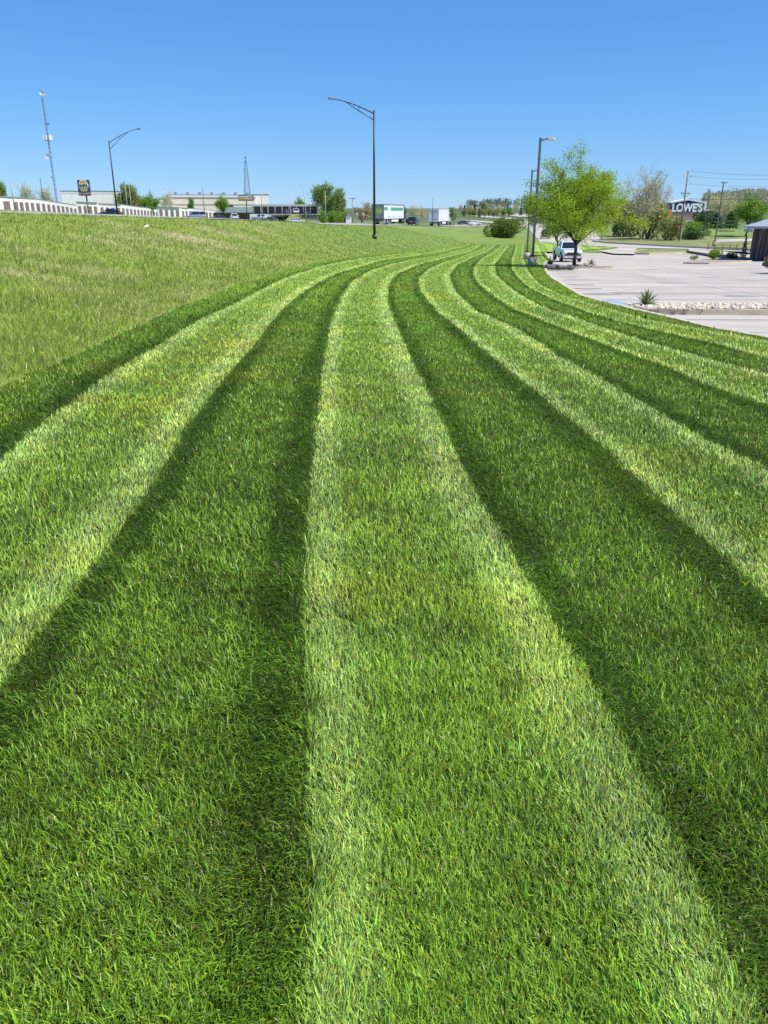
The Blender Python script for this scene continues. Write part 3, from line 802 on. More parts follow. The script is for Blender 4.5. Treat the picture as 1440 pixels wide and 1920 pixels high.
def far_tree(kind, px, rowt, rowb, wpx, Y, label, name=None, group=None, ground=True, cat=None):
    x = X(px, Y); zt = P(px, rowt, Y).z; zb = float(H(x, Y)) if ground else P(px, rowb, Y).z
    h0, r0 = PSIZE[kind]; sz = (zt - zb) / h0; sx = wpx * Y / 1548 / 2 / r0
    nm = name or {'conifer': 'evergreen_tree', 'bush': 'shrub', 'bushd': 'shrub', 'busho': 'shrub', 'flower': 'flowering_tree'}.get(kind, 'tree')
    cat = cat or ('shrub' if 'bush' in kind else 'tree')
    key = kind
    if key not in PTREE:
        t = plant(nm, label, cat, (x, Y, zb), PROTO[kind], mat('pale_grey_bark', (.30, .26, .21), .9, var=.2, scale=4) if kind in ('bud', 'pale') else M_bark, group); PTREE[key] = t
    else:
        t = copy_tree(PTREE[key]); t.name = nm; t['label'] = label; t['category'] = cat; t.location = (x, Y, zb)
        if group: t['group'] = group
        elif 'group' in t: del t['group']
    t.rotation_euler = (0, 0, random.Random(int(px * 7 + rowt)).uniform(0, 6.28)); t.scale = (sx, sx, max(.15, sz))
    return t
# right side
far_tree('bud', 1206, 318, 450, 92, 163, 'tall pale budding tree with see through crown right of the lime tree')
far_tree('bud', 1229, 338, 446, 46, 172, 'lower budding tree tight against the right of the tallest pale one')
far_tree('busho', 1215, 384, 448, 84, 168, 'broad olive thicket low around the tall pale tree', ground=True)
far_tree('olive', 1178, 372, 440, 58, 190, 'olive brown tree between the lime tree and the tall pale tree')
far_tree('busho', 1258, 408, 448, 50, 160, 'olive shrub left of the utility pole foot')
far_tree('bushd', 1174, 408, 441, 46, 185, 'dark shrub in shade behind the lime tree crown')
far_tree('bushd', 1318, 398, 436, 34, 205, 'dark evergreen shrub left of the thin single lamp post')
far_tree('conifer', 1318, 397, 440, 40, 215, 'dark evergreen standing right of the blue gable sign')
far_tree('conifer', 1345, 398, 440, 46, 220, 'dark evergreen between the two thin lamp posts')
far_tree('conifer', 1372, 395, 441, 44, 225, 'dark blue green evergreen right of the twin lamp post')
far_tree('bush', 1300, 418, 447, 42, 180, 'bright green rounded shrub right of the utility pole')
far_tree('bushd', 1296, 432, 452, 70, 165, 'low dark juniper spreading right of the utility pole foot')
far_tree('pale', 1356, 364, 440, 66, 250, 'pale green feathery tree behind the twin lamp post')
far_tree('leafy2', 1404, 368, 452, 62, 175, 'bright green round tree left of the dark building roof')
far_tree('olive', 1385, 378, 440, 50, 270, 'olive tree behind the bright green round tree')
far_tree('busho', 1368, 435, 449, 34, 200, 'low grey shrub on the grass slope left of the small bright tree')
# left side and middle
far_tree('leafy', 612, 348, 412, 56, 250, 'largest round green tree right of the two storey building')
far_tree('leafy', 634, 356, 412, 32, 246, 'narrower green tree joined to the right of the largest round one')
far_tree('leafy2', 562, 372, 400, 22, 380, 'dark green treetop showing over the two storey building roof')
far_tree('flower', 678, 382, 414, 46, 235, 'brownish pink flowering tree left of the green trailer')
for i, (px, w) in enumerate([(607, 24), (622, 24), (637, 24), (650, 18)]):
    far_tree('bush', px, 398 + i * .6, 412, w, 232 + i, 'rounded green shrub in the hedge below the largest round tree', group='hedge shrubs right of the two storey building', name='hedge_shrub')
far_tree('leafy', 240, 347, 396, 40, 300, 'green tree beside the right end of the white warehouse')
far_tree('olive', 262, 362, 396, 30, 300, 'small olive tree next right of the warehouse tree')
far_tree('leafy2', 283, 366, 398, 34, 290, 'dark green bushy tree over the storage roof left of the beige warehouse')
far_tree('pale', 312, 362, 398, 30, 320, 'pale thin tree at the left end of the beige warehouse')
far_tree('pale', 58, 345, 372, 32, 300, 'pale brown tree over the leftmost storage roof')
far_tree('leafy', 4, 342, 372, 28, 290, 'green tree cut by the left edge of the photo')
far_tree('pale', 90, 352, 374, 34, 310, 'thin pale tree left of the tall communications tower foot')
far_tree('leafy2', 417, 369, 396, 26, 262, 'small bright tree in front of the beige warehouse')
far_tree('leafy', 359, 372, 394, 14, 262, 'tiny green tree against the left half of the beige warehouse')
far_tree('pale', 778, 384, 422, 22, 260, 'pale budding tree right of the dark vehicle on the highway')
far_tree('pale', 793, 386, 422, 18, 265, 'pale green tree left of the second white trailer')
far_tree('leafy', 845, 390, 416, 24, 300, 'small green tree right of the second white trailer')
far_tree('pale', 1052, 380, 420, 20, 330, 'pale tree far behind the lime tree')
# big bush at the end of the lawn
q = T(947, 446.5, 100)
plant('honeysuckle_bush', 'wide leafy green bush at the far end of the striped lawn', 'bush', q, bush_geo(4.2, 2.6, 4.0, 83, 9000, .19, (A([.10, .19, .03]), A([.30, .36, .06]))), M_bark, trunkname='stems')
# distant tree line on the rise ahead
rr = random.Random(12)
for i, px in enumerate(np.arange(864, 1000, 6.2)):
    kind = rr.choice(['leafy', 'olive', 'pale', 'bud', 'leafy2', 'conifer', 'pale', 'bud'])
    Y = rr.uniform(620, 760); far_tree(kind, px + rr.uniform(-2, 2), rr.uniform(380, 387), 400, rr.uniform(9, 16), Y, 'one of the small hazy trees in the line along the distant rise', name='distant_tree', group='trees along the distant rise')
for i, px in enumerate(np.arange(872, 955, 9)):
    far_tree(rr.choice(['leafy2', 'conifer', 'olive']), px + rr.uniform(-2, 2), rr.uniform(389, 394), 404, rr.uniform(8, 14), rr.uniform(480, 560), 'small dark tree below the far tree line, above the distant road', name='distant_tree', group='dark trees above the distant road')
# bare woods on the hill at the far right, and a hazy wood far left and behind
def wood(name, pts, label, cols, leaf, n, hgt, trunks=True):
    g = np.random.default_rng(len(label)); L = []; tb = MB()
    for (x, y) in pts:
        z = float(H(x, y)); hh_ = hgt * g.uniform(.7, 1.2); r = hh_ * .38
        d = g.normal(size=(n, 3)); d /= np.linalg.norm(d, axis=1)[:, None]; d *= g.uniform(.5, 1.0, n)[:, None]
        L.append(np.array([x, y, z + hh_ * .6]) + d * np.array([r, r, hh_ * .42]))
        tb.tube((x, y, z - .5), (x, y, z + hh_ * .7), .3, .1, 5, False)
    L = np.concatenate(L); me = leaf_mesh(name, L, leaf, cols, .1, 5)
    me.transform(Matrix()); o = bpy.data.objects.new(name, me); link(o); tag(o, label, kind='stuff')
g = np.random.default_rng(9)
pts = []
while len(pts) < 330:
    y = g.uniform(430, 980); a = g.uniform(.385, .56); pts.append((a * y, y))
wood('hillside_wood', pts, 'hazy bare brown and green woods on the hill at the far right', (A([.42, .38, .27]), A([.28, .32, .16])), .8, 110, 11)
pts = [(g.uniform(.10, .29) * y, y) for y in g.uniform(820, 1150, 130)]
wood('distant_wood', pts, 'thin hazy belt of woods on the skyline ahead', (A([.24, .26, .20]), A([.17, .22, .14])), 1.1, 60, 11)
pts = [(g.uniform(-.62, -.16) * y, y) for y in g.uniform(700, 1000, 120)]
wood('distant_wood', pts, 'low wood on the skyline behind the storage buildings', (A([.20, .24, .14]), A([.14, .19, .10])), 1.1, 50, 6)

# yuccas and small bed plants
def yucca(loc, r, nleaf, label, seed, cols=(A([.13, .2, .06]), A([.3, .33, .15])), name='yucca', group=None, w=.025):
    t = thing(name, label, 'plant', loc, 0, group); g = random.Random(seed)
    for i in range(nleaf):
        a = g.uniform(0, 6.28); el = R(g.uniform(12, 86)); L = r * g.uniform(.75, 1.1)
        d = Vector((math.cos(a) * math.cos(el), math.sin(a) * math.cos(el), math.sin(el))); s_ = Vector((-math.sin(a), math.cos(a), 0)) * w
        p1 = d * L * .5; p2 = d * L + Vector((0, 0, -.12 * L * math.cos(el))); n_ = d.cross(s_).normalized() * .004
        mb = MB().add([-s_ * .6, s_ * .6, p1 + s_, p2, p1 - s_, p1 - n_ * 2], [(0, 5, 4), (0, 1, 5), (1, 2, 5), (4, 5, 3), (5, 2, 3)])
        c = cols[0] * (1 - i % 3 / 2) + cols[1] * (i % 3 / 2)
        mb.build('leaf', mat('yucca_leaf_' + 'abc'[i % 3], tuple(c), .5, var=.15, scale=4), t)
    return t
q = G(X(1233, 20.6), 20.6)
yucca(q, .46, 64, 'spiky green yucca growing in the pale stones of the near island', 3)
far_tree('bush', 1350, 468.5, 487, 34, 86, 'large rounded shrub at the end of the pink mulch bed', ground=True)
far_tree('busho', 1312, 479, 488, 16, 84, 'small dry shrub in the pink mulch bed')
far_tree('bushd', 1385, 474, 486, 22, 88, 'low dark shrub right of the large rounded one')
far_tree('conifer', 1407, 440, 484, 17, 86, 'narrow dark cone shaped evergreen at the corner of the dark building')
yucca(G(X(1117, 63), 63, .02), .62, 46, 'dark spiky yucca at the right end of the tree island', 8, (A([.05, .08, .03]), A([.12, .16, .06])), w=.035)
yucca(G(X(1038, 62), 62, .0), .72, 60, 'dark brown green yucca at the left end of the tree island', 9, (A([.07, .065, .04]), A([.14, .14, .08])), w=.045)
M_rock = mat('dark_rock', (.13, .12, .115), .9, var=.4, scale=5, bump=.8, bscale=10)
M_rockl = mat('pale_rock', (.45, .41, .36), .9, var=.4, scale=5, bump=.8, bscale=10)
for i, px in enumerate(np.linspace(1022, 1070, 10)):
    q = T(px, 504 + .5 * math.sin(i * 3), 40, -.02); s_ = random.uniform(.16, .24)
    tag(MB().blob(q + Vector((0, 0, s_ * .4)), (s_ * 1.2, s_, s_ * .8), i, 8).build('landscape_rock', M_rock), 'dark boulder in the row along the shaded edge of the tree island', 'rock', 'dark boulders edging the tree island')
for i, px in enumerate([1078, 1084, 1090, 1096, 1101, 1108, 1114]):
    q = T(px, 498 + (i % 3), 40, -.02); s_ = random.uniform(.10, .16)
    tag(MB().blob(q + Vector((0, 0, s_ * .5)), (s_ * 1.2, s_, s_ * .8), i + 40, 7).build('landscape_rock', M_rockl), 'pale rock lying right of the tree trunk on the tree island', 'rock', 'pale rocks right of the tree trunk')
# ------------------------------------------------------------------ materials for built things
M_white = mat('white_painted_wall', (.80, .78, .73), .7, var=.07, scale=.6)
M_cream = mat('cream_painted_wall', (.78, .69, .56), .75, var=.07, scale=.5)
M_roofg = mat('grey_metal_roof', (.30, .31, .32), .55, metal=.3, var=.1)
M_roofgreen = mat('grey_green_shingle', (.15, .19, .16), .85, var=.15, scale=3)
M_door = mat('maroon_roll_door', (.23, .155, .155), .6, var=.12, scale=1)
M_brick = mat('brown_brick', (.26, .17, .14), .85, var=.2, scale=8, bump=.3, bscale=30)
M_glass = mat('dark_glass', (.018, .024, .03), .08, var=.05, spec=.7)
M_black = mat('black_rubber', (.02, .02, .02), .8, var=.1)
M_chrome = mat('bright_metal', (.6, .6, .62), .22, metal=.9, var=.05)
M_plastic = mat('black_trim', (.03, .03, .032), .55, var=.1)
M_wpaint = mat('white_vehicle_paint', (.68, .69, .70), .25, var=.04, coat=.6)
M_dpaint = mat('dark_vehicle_paint', (.02, .024, .03), .2, var=.05, coat=.8)
M_spaint = mat('silver_vehicle_paint', (.34, .37, .41), .25, metal=.5, var=.05, coat=.6)
M_gpaint = mat('grey_vehicle_paint', (.13, .145, .16), .25, metal=.4, var=.05, coat=.6)
M_red = mat('tail_light_red', (.45, .02, .015), .3, var=.05)
M_head = mat('headlight_lens', (.75, .76, .76), .12, var=.03)
M_wood = mat('weathered_pole_wood', (.21, .18, .15), .9, var=.25, scale=3, bump=.5, bscale=30)
M_woodp = mat('pale_pole_wood', (.36, .33, .28), .9, var=.2, scale=3, bump=.5, bscale=30)
M_steel = mat('tower_steel', (.24, .30, .38), .5, metal=.4, var=.1)
M_ant = mat('antenna_white', (.72, .73, .74), .5, var=.05)

def text_part(body, size, m, parent, loc, rot, name='lettering', ext=.02, bold=0.0, sx=1.0):
    cu = bpy.data.curves.new(name, 'FONT'); cu.body = body; cu.size = size; cu.extrude = ext; cu.offset = bold
    cu.align_x = 'CENTER'; cu.align_y = 'CENTER'
    tmp = bpy.data.objects.new('tmp', cu); SC.collection.objects.link(tmp)
    dg = bpy.context.evaluated_depsgraph_get(); me = bpy.data.meshes.new_from_object(tmp.evaluated_get(dg))
    bpy.data.objects.remove(tmp)
    me.transform(Matrix.Diagonal((sx, 1, 1, 1))); me.materials.clear(); me.materials.append(m); me.name = name
    o = bpy.data.objects.new(name, me); link(o, parent); o.location = loc; o.rotation_euler = rot
    return o

# ------------------------------------------------------------------ storage buildings
def storage(label, segs, wall_h, back, doorh=2.1):
    """segs: list of runs of wall (px0, Y0, px1, Y1, doors); one flat roofed row of storage units"""
    pts = []
    for s_ in segs:
        for (px, Y) in ((s_[0], s_[1]), (s_[2], s_[3])):
            p = (X(px, Y), Y)
            if not pts or math.dist(p, pts[-1]) > .3: pts.append(p)
    z0 = min(float(H(p[0], p[1])) for p in pts); zt = lambda p: float(H(p[0], p[1])) + wall_h
    t = thing('storage_building', label, 'building', (pts[0][0], pts[0][1], 0)); ox, oy = pts[0]
    foot = pts + [(pts[-1][0] + back[0], pts[-1][1] + back[1]), (pts[0][0] + back[0], pts[0][1] + back[1])]
    n = len(foot); tops = [zt(p) for p in pts]; tops += [tops[-1], tops[0]]
    b = MB(); vs = [(p[0] - ox, p[1] - oy, z0 - 3) for p in foot] + [(p[0] - ox, p[1] - oy, z) for p, z in zip(foot, tops)]
    b.add(vs, [(i, (i + 1) % n, n + (i + 1) % n, n + i) for i in range(n)]); b.build('wall', M_white, t)
    # roof slab with a dark fascia, a little proud of the walls
    cx_ = sum(p[0] for p in foot) / n; cy_ = sum(p[1] for p in foot) / n
    ex = [((p[0] - cx_) * 1.012 + cx_ - ox, (p[1] - cy_) * 1.012 + cy_ - oy) for p in foot]
    b = MB(); vs = [(p[0], p[1], z) for p, z in zip(ex, tops)] + [(p[0], p[1], z + .18) for p, z in zip(ex, tops)]
    b.add(vs, [tuple(range(n)), tuple(range(2 * n - 1, n - 1, -1))] + [(i, (i + 1) % n, n + (i + 1) % n, n + i) for i in range(n)]); b.build('roof', M_roofg, t)
    for (pa, Ya, pb, Yb, nd) in segs:
        a = Vector((X(pa, Ya), Ya)); c = Vector((X(pb, Yb), Yb)); d = c - a; L = d.length; d.normalize(); nr = Vector((d.y, -d.x))
        if nr.dot(-(a + c)) < 0: nr = -nr
        for k in range(nd):
            u = (k + .5) / nd; m_ = a + (c - a) * u; w = L / nd * .56; g = zt((m_.x, m_.y)) - wall_h
            if True:
                b = MB(); b.box((m_.x - ox + nr.x * .02, m_.y - oy + nr.y * .02, g + doorh / 2 - .1), (w, .10, doorh), math.atan2(d.y, d.x))
                for q_ in range(4): b.box((m_.x - ox + nr.x * .07, m_.y - oy + nr.y * .07, g + .35 + q_ * .45), (w * .98, .04, .05), math.atan2(d.y, d.x))
                b.build('roll_door', M_door, t)
    return t
storage('leftmost white storage row with maroon doors, cut by the left edge', [(-40, 196, 26, 203, 3), (28, 203, 68, 209, 4), (68, 209, 145, 262, 9)], 2.95, (-7, 14))
storage('middle white storage row with maroon doors, below the tall blue and orange sign', [(146, 226, 185, 229, 4), (187, 238, 228, 240, 4), (228, 240, 296, 300, 11)], 2.9, (-4, 12))
storage('rightmost white storage row with maroon doors, left of the silver van', [(297, 236, 338, 239, 4), (340, 248, 353, 250, 2), (353, 250, 425, 330, 11)], 2.7, (-3, 14))

def box_building(name, label, pxa, pxb, Y, rowt, rowb, depth, m, roofm=None, extras=None, cat='building', rz=0.0, parapet=.25):
    xa, xb = X(pxa, Y), X(pxb, Y); zt = P((pxa + pxb) / 2, rowt, Y).z; zb = min(P((pxa + pxb) / 2, rowb, Y).z, float(H((xa + xb) / 2, Y))) - 1
    t = thing(name, label, cat, ((xa + xb) / 2, Y, zb), rz); W = xb - xa; Ht = zt - zb
    part('wall', m, t, lambda b: b.box((0, depth / 2, Ht / 2), (W, depth, Ht)))
    part('roof', roofm or M_roofg, t, lambda b: b.box((0, depth / 2, Ht + parapet / 2), (W + .3, depth + .3, parapet)))
    if extras: extras(t, W, Ht)
    return t
def wh_extra(t, W, Ht):
    part('wall_trim', mat('pale_trim', (.7, .69, .66), .6), t, lambda b: b.box((0, -.04, Ht - .5), (W, .1, .6)))
    for i in range(6): part('wall_panel', M_white, t, lambda b: b.box((-W / 2 + W / 6 * (i + .5), -.05, Ht / 2 - .5), (W / 6 - .25, .1, Ht - 1.4)))
box_building('warehouse', 'plain bright white warehouse behind the blue and orange sign', 122, 233, 300, 359, 385, 18, M_white, None, wh_extra, rz=R(17))
def beige_extra(t, W, Ht):
    part('parapet_band', mat('white_band', (.72, .71, .69), .6), t, lambda b: b.box((0, -.06, Ht - .35), (W + .1, .15, .9)))
    part('upper_grey_band', mat('grey_band', (.30, .29, .27), .7), t, lambda b: b.box((0, -.05, Ht - 1.15), (W, .12, .22)))  # thin grey strip below the white parapet band
    part('lower_band', MATS['grey_band'], t, lambda b: b.box((0, -.05, Ht - 3.6), (W, .12, .25)))
    part('loading_door', M_plastic, t, lambda b: b.box((W * .17, -.06, Ht - 4.7), (4.5, .2, 1.8)))
    for i in range(7): part('roof_vent', M_roofg, t, lambda b: b.box((-W / 2 + 3 + i * W / 7.2, 4, Ht + .6), (1.2, 1.2, 1.2)))
box_building('warehouse', 'long low beige warehouse with a white top band, below the lattice tower', 321, 480, 345, 366, 395, 30, M_cream, None, beige_extra, rz=R(15))
box_building('warehouse_block', 'plain pale block at the right end of the beige warehouse', 479, 505, 352, 365, 390, 14, M_white, rz=R(15))
box_building('small_building', 'small white building between the trees and the beige warehouse', 301, 320, 330, 373, 390, 10, M_white, rz=R(15))
# green roofed shop
def shop():
    Y = 300; xa, xb = X(402, Y), X(478, Y); z1 = P(440, 388, Y).z; z2 = P(440, 399, Y).z; zb = -4.5
    t = thing('shop_building', 'low brick shop with a broad grey green roof left of the two storey building', 'building', ((xa + xb) / 2, Y, zb)); W = xb - xa
    part('wall', M_brick, t, lambda b: b.box((0, 5, (z2 - zb) / 2), (W * .82, 9, z2 - zb)))
    def roof(b):
        zl_, zh_ = z2 - zb, z1 - zb
        b.loft([[(-W / 2, -1.5, zl_), (-W * .32, 4, zh_), (-W / 2 * 1, 11, zl_)], [(W / 2, -1.5, zl_), (W * .5, 4, zh_), (W / 2, 11, zl_)]])
    part('roof', M_roofgreen, t, roof)
    part('fascia', M_plastic, t, lambda b: b.box((0, -1.55, z2 - zb - .15), (W, .12, .45)))
    part('door', M_glass, t, lambda b: b.box((W * .1, .45, (z2 - zb) - 1.7), (1.8, .12, 2.2)))
shop()
# two storey building with dark bays over white garage doors
def two_storey():
    Y = 270; xa, xb = X(473, Y), X(599, Y); W = xb - xa; zt = P(536, 383, Y).z; zm = P(536, 387, Y).z; zf = P(536, 401, Y).z; zb = P(536, 418, Y).z - 1
    t = thing('two_storey_building', 'wide two storey building with dark glazed bays and flat grey roof in the middle left', 'building', ((xa + xb) / 2, Y, zb), R(7)); h = zt - zb
    part('wall', mat('dark_stained_wall', (.05, .045, .05), .8, var=.2), t, lambda b: b.box((0, 6, (zm - zb) / 2), (W * .97, 10, zm - zb)))
    part('roof', mat('flat_roof_grey', (.42, .44, .44), .7), t, lambda b: b.box((-W * .02, 4.5, zm - zb + (zt - zm) / 2), (W * .98, 14, zt - zm)))
    part('roof_end', M_roofgreen, t, lambda b: b.box((W * .5, 4.5, zm - zb + (zt - zm) / 2), (W * .07, 14, (zt - zm) * .8)))
    nb = 9
    for i in range(nb + 1): part('column', M_white, t, lambda b: b.box((-W / 2 * .94 + W * .94 * i / nb, .6, (zf + zm) / 2 - zb), (.35, .4, zm - zf)))
    for i in range(nb):
        w_ = part('window', M_glass, t, lambda b: b.box((-W / 2 * .94 + W * .94 * (i + .5) / nb, .93, (zf + zm) / 2 - zb), (W / nb * .62, .12, (zm - zf) * .8)))
        part('mullion', M_plastic, w_, lambda b: b.box((-W / 2 * .94 + W * .94 * (i + .5) / nb, .84, (zf + zm) / 2 - zb), (.1, .06, (zm - zf) * .8)))
    part('balcony_slab', M_conc, t, lambda b: b.box((0, .3, zf - zb - .1), (W * .98, 2.4, .25)))
    # garage wing in front
    x0, x1 = X(470, Y) - (xa + xb) / 2, X(547, Y) - (xa + xb) / 2
    part('garage_wing', M_white, t, lambda b: b.box(((x0 + x1) / 2, -2.6, (zf - zb) / 2 - .1), (x1 - x0, 4, zf - zb + .1)))
    for i in range(5): part('garage_door', mat('green_grey_door', (.10, .14, .14), .5), t, lambda b: b.box((x0 + (x1 - x0) * (i + .5) / 5, -4.63, (zf - zb) - 1.75), ((x1 - x0) / 5 * .66, .12, 1.7)))
two_storey()
def shed(px0, px1, Y, rowt, rowb, label):
    xa, xb = X(px0, Y), X(px1, Y); z1 = P(px0, rowt, Y).z; zb = float(H((xa + xb) / 2, Y)); W = xb - xa; h = z1 - zb
    t = thing('shed', label, 'shed', ((xa + xb) / 2, Y, zb))
    part('wall', M_white, t, lambda b: b.box((0, 1.2, h * .36), (W * .9, 2.4, h * .72)))
    part('roof', M_roofg, t, lambda b: b.loft([[(-W / 2, -.2, h * .7), (0, -.2, h), (W / 2, -.2, h * .7)], [(-W / 2, 2.6, h * .7), (0, 2.6, h), (W / 2, 2.6, h * .7)]]))
shed(648, 658, 225, 399, 412, 'tiny white shed behind the crossbar pole')

# chain link fence and guard posts in front of it
def chain_fence():
    t = thing('chain_link_fence', 'grey chain link fence stepping up right of the two storey building', 'fence')
    pts = [(X(px, 240), 240 + k) for k, px in enumerate(np.linspace(580, 636, 9))]
    for (x, y) in pts: part('post', M_galv, t, lambda b: b.tube((x, y, H(x, y) - .3), (x, y, H(x, y) + 2.2), .05, .05, 6))
    for (a, c) in zip(pts, pts[1:]):
        def mesh(b):
            for k in range(9): b.tube((a[0], a[1], H(*a) + .15 + k * .24), (c[0], c[1], H(*c) + .15 + k * .24), .012, .012, 4, False)
            for k in range(1, 8): u = k / 8; x = a[0] + (c[0] - a[0]) * u; y = a[1] + (c[1] - a[1]) * u; b.tube((x, y, H(x, y) + .1), (x, y, H(x, y) + 2.1), .012, .012, 4, False)
        part('wire_panel', M_galv, t, mesh)
chain_fence()

# blue gabled store far right
def store():
    Y = 400; xa, xb = X(1256, Y), X(1318, Y); W = xb - xa; c = (xa + xb) / 2; zb = -5
    zap = P(1287, 375.5, Y).z - zb; zev = P(1287, 381.5, Y).z - zb; zs = P(1287, 398, Y).z - zb
    t = thing('store_building', 'brick store with a dark blue gable sign behind the utility pole', 'building', (c, Y, zb))
    part('wall', mat('red_brown_brick', (.45, .32, .28), .85, var=.12, scale=3), t, lambda b: b.box((W * .25, 8, zs * .5 + 0), (W * 1.5, 14, zs)))
    navy = mat('navy_gable', (.035, .055, .16), .5, var=.05)
    part('gable', navy, t, lambda b: b.loft([[(-W / 2, y, zs - .02), (W / 2, y, zs - .02), (W / 2, y, zev), (0, y, zap), (-W / 2, y, zev)] for y in (0, 6)]))
    part('gable_trim', M_white, t, lambda b: b.loft([[(-W / 2 - .4, y, zev), (0, y, zap), (W / 2 + .4, y, zev), (W / 2 + .4, y, zev + .7), (0, y, zap + .7), (-W / 2 - .4, y, zev + .7)] for y in (-.3, 6.3)]))
    part('pier', M_white, t, lambda b: b.box((W / 2 + .6, .2, zs + (zev - zs) / 2 - 1), (.9, .9, zev - zs + 4)))
    part('canopy', M_white, t, lambda b: b.box((W * .78, 1, zs + 1.0), (W * .5, 5, .6)))
    part('canopy', M_cream, t, lambda b: b.box((0, -.6, zs - 4.2), (W * .8, 3, .6)))
    part('window', M_glass, t, lambda b: b.box((W * .26, 1 - .07, zs - 1.9), (.8, .12, 2.0)))
    text_part("LOWE'S", 5.0, mat('sign_white', (.85, .86, .88), .4, var=.02), t, (0, -.12, zs + (zev - zs) * .47), (R(90), 0, 0), bold=.2, ext=.06, sx=.84)
store()
def orange_board():
    Y = 330; q = P(1249, 408, Y); zt = P(1249, 392.5, Y).z
    t = thing('orange_sign', 'bright orange sign board half hidden by branches left of the blue gable', 'sign', (q.x, Y, float(H(q.x, Y)))); b0_ = q.z - t.location.z; h_ = zt - q.z
    part('post', M_galv, t, lambda b: b.tube((0, .3, -.3), (0, .3, b0_ + h_ * .5), .15, .12, 8))
    part('board', mat('orange_sign_paint', (.80, .22, .04), .5, var=.1), t, lambda b: b.box((0, 0, b0_ + h_ / 2), (4.0, .3, h_)))
    part('white_stripe', M_ant, t, lambda b: b.box((0, -.17, b0_ + h_ * .55), (2.6, .04, h_ * .14)))
orange_board()

# dark building at the right edge of the lot
def dark_building():
    Y = 84; xl = X(1417, Y); q = P(1417, 427, Y); zb = float(H(xl, Y)) - .14; ev = q.z - zb; W = 16; D = 12
    t = thing('shop_building', 'dark wooden building with a pale metal roof cut by the right edge', 'building', (xl, Y, zb), R(-27))
    wm = mat('dark_brown_boarding', (.055, .045, .05), .8, var=.2, scale=3)
    part('wall', wm, t, lambda b: b.box((W / 2 + .1, D / 2, ev / 2), (W, D, ev)))
    for i in range(14): part('board', mat('board_batten', (.085, .07, .07), .8, var=.2), t, lambda b: b.box((.25 + i * .42, -.035, ev / 2), (.24, .07, ev - .02)))
    part('roof', mat('pale_metal_roof', (.42, .44, .47), .45, metal=.3), t, lambda b: b.loft([[(-.9, -1.1, ev), (-.9, D + 1, ev), (-.9, D + 1, ev + .16), (-.9, -1.1, ev + .16)], [(4, 3, ev + 1.55), (4, D - 3, ev + 1.55), (4, D - 3, ev + 1.75), (4, 3, ev + 1.75)], [(W + 1, 3, ev + 1.55), (W + 1, D - 3, ev + 1.55), (W + 1, D - 3, ev + 1.75), (W + 1, 3, ev + 1.75)]]))
    part('roof_front', MATS['pale_metal_roof'], t, lambda b: b.add([(-.9, -1.1, ev + .16), (W, -1.1, ev + .16), (W, 3, ev + 1.76), (4, 3, ev + 1.76), (-.9, -1.1, ev + .02), (W, -1.1, ev + .02), (W, 3, ev + 1.6), (4, 3, ev + 1.6)], [(0, 1, 2, 3), (7, 6, 5, 4), (0, 4, 5, 1), (0, 3, 7, 4)]))
    part('gutter', M_roofg, t, lambda b: b.box((W / 2 - .5, -1.15, ev + .02), (W, .14, .16)))
    part('downspout', M_wood, t, lambda b: b.path([(1.0, -1.1, ev - .05), (.85, -.25, ev - .5), (.75, -.12, .1)], [.05, .05, .05], 6))
    part('window', M_glass, t, lambda b: b.box((3.4, -.06, 1.5), (1.2, .14, 1.5)))
dark_building()
def awning():
    q = P(1414, 432, 110); t = thing('canopy', 'small dark flat canopy on a post behind the dark building corner', 'canopy', (q.x, 110, float(H(q.x, 110)))); h = q.z - t.location.z
    part('post', M_plastic, t, lambda b: b.tube((0, 0, 0), (0, 0, h), .08, .08, 8))
    part('canopy_roof', M_roofg, t, lambda b: b.box((.6, 0, h), (2.8, 2.6, .3)))
awning()
def rail_fence():
    t = thing('rail_fence', 'low yellowish rail fence on the verge before the dark building', 'fence')
    pts = [(T(px, 468.5 + (px - 1327) * .03, 60)) for px in (1327, 1340, 1354, 1368, 1380, 1393)]
    for q in pts: part('post', mat('yellow_post_wood', (.40, .31, .13), .8), t, lambda b: b.box((q.x, q.y, q.z + .42), (.14, .14, .95)))
    for a, c in zip(pts, pts[1:]):
        for h_ in (.4, .75): part('rail', MATS['yellow_post_wood'], t, lambda b: b.tube((a.x, a.y, a.z + h_), (c.x, c.y, c.z + h_), .04, .04, 6))
rail_fence()

# ------------------------------------------------------------------ poles, wires, towers
def utility_pole(px, rowt, Y, label, m=None, r=.13, arms=(), name='utility_pole', cat='utility pole', lean=0, armw=1.1, group='utility poles', rowb=None, lamp=None):
    top = P(px, rowt, Y); g = float(H(top.x, Y)); h = top.z - g
    t = thing(name, label, cat, (top.x, Y, g - .3), 0, group)
    part('pole', m or M_woodp, t, lambda b: b.tube((lean, 0, 0), (0, 0, h + .3), r, r * .7, 8))
    for dz in arms:
        z = h + .3 - dz
        part('crossarm', M_wood, t, lambda b: b.box((0, -.15, z), (armw * 2, .12, .14)))
        for s_ in (-1, 1): part('insulator', M_ant, t, lambda b: b.tube((s_ * armw * .9, -.15, z + .07), (s_ * armw * .9, -.15, z + .3), .05, .04, 6))
    if lamp:
        part('lamp_arm', M_galv, t, lambda b: b.tube((0, 0, h), (lamp * .7, 0, h + .25), .04, .04, 6))
        part('lamp_head', M_ant, t, lambda b: b.box((lamp, 0, h + .22), (.8, .3, .18)))
    return t
UP = utility_pole(1290.5, 320, 157, 'tall grey utility pole with crossarm in front of the blue gable', M_wood, .17, arms=(3.9,), armw=.9)
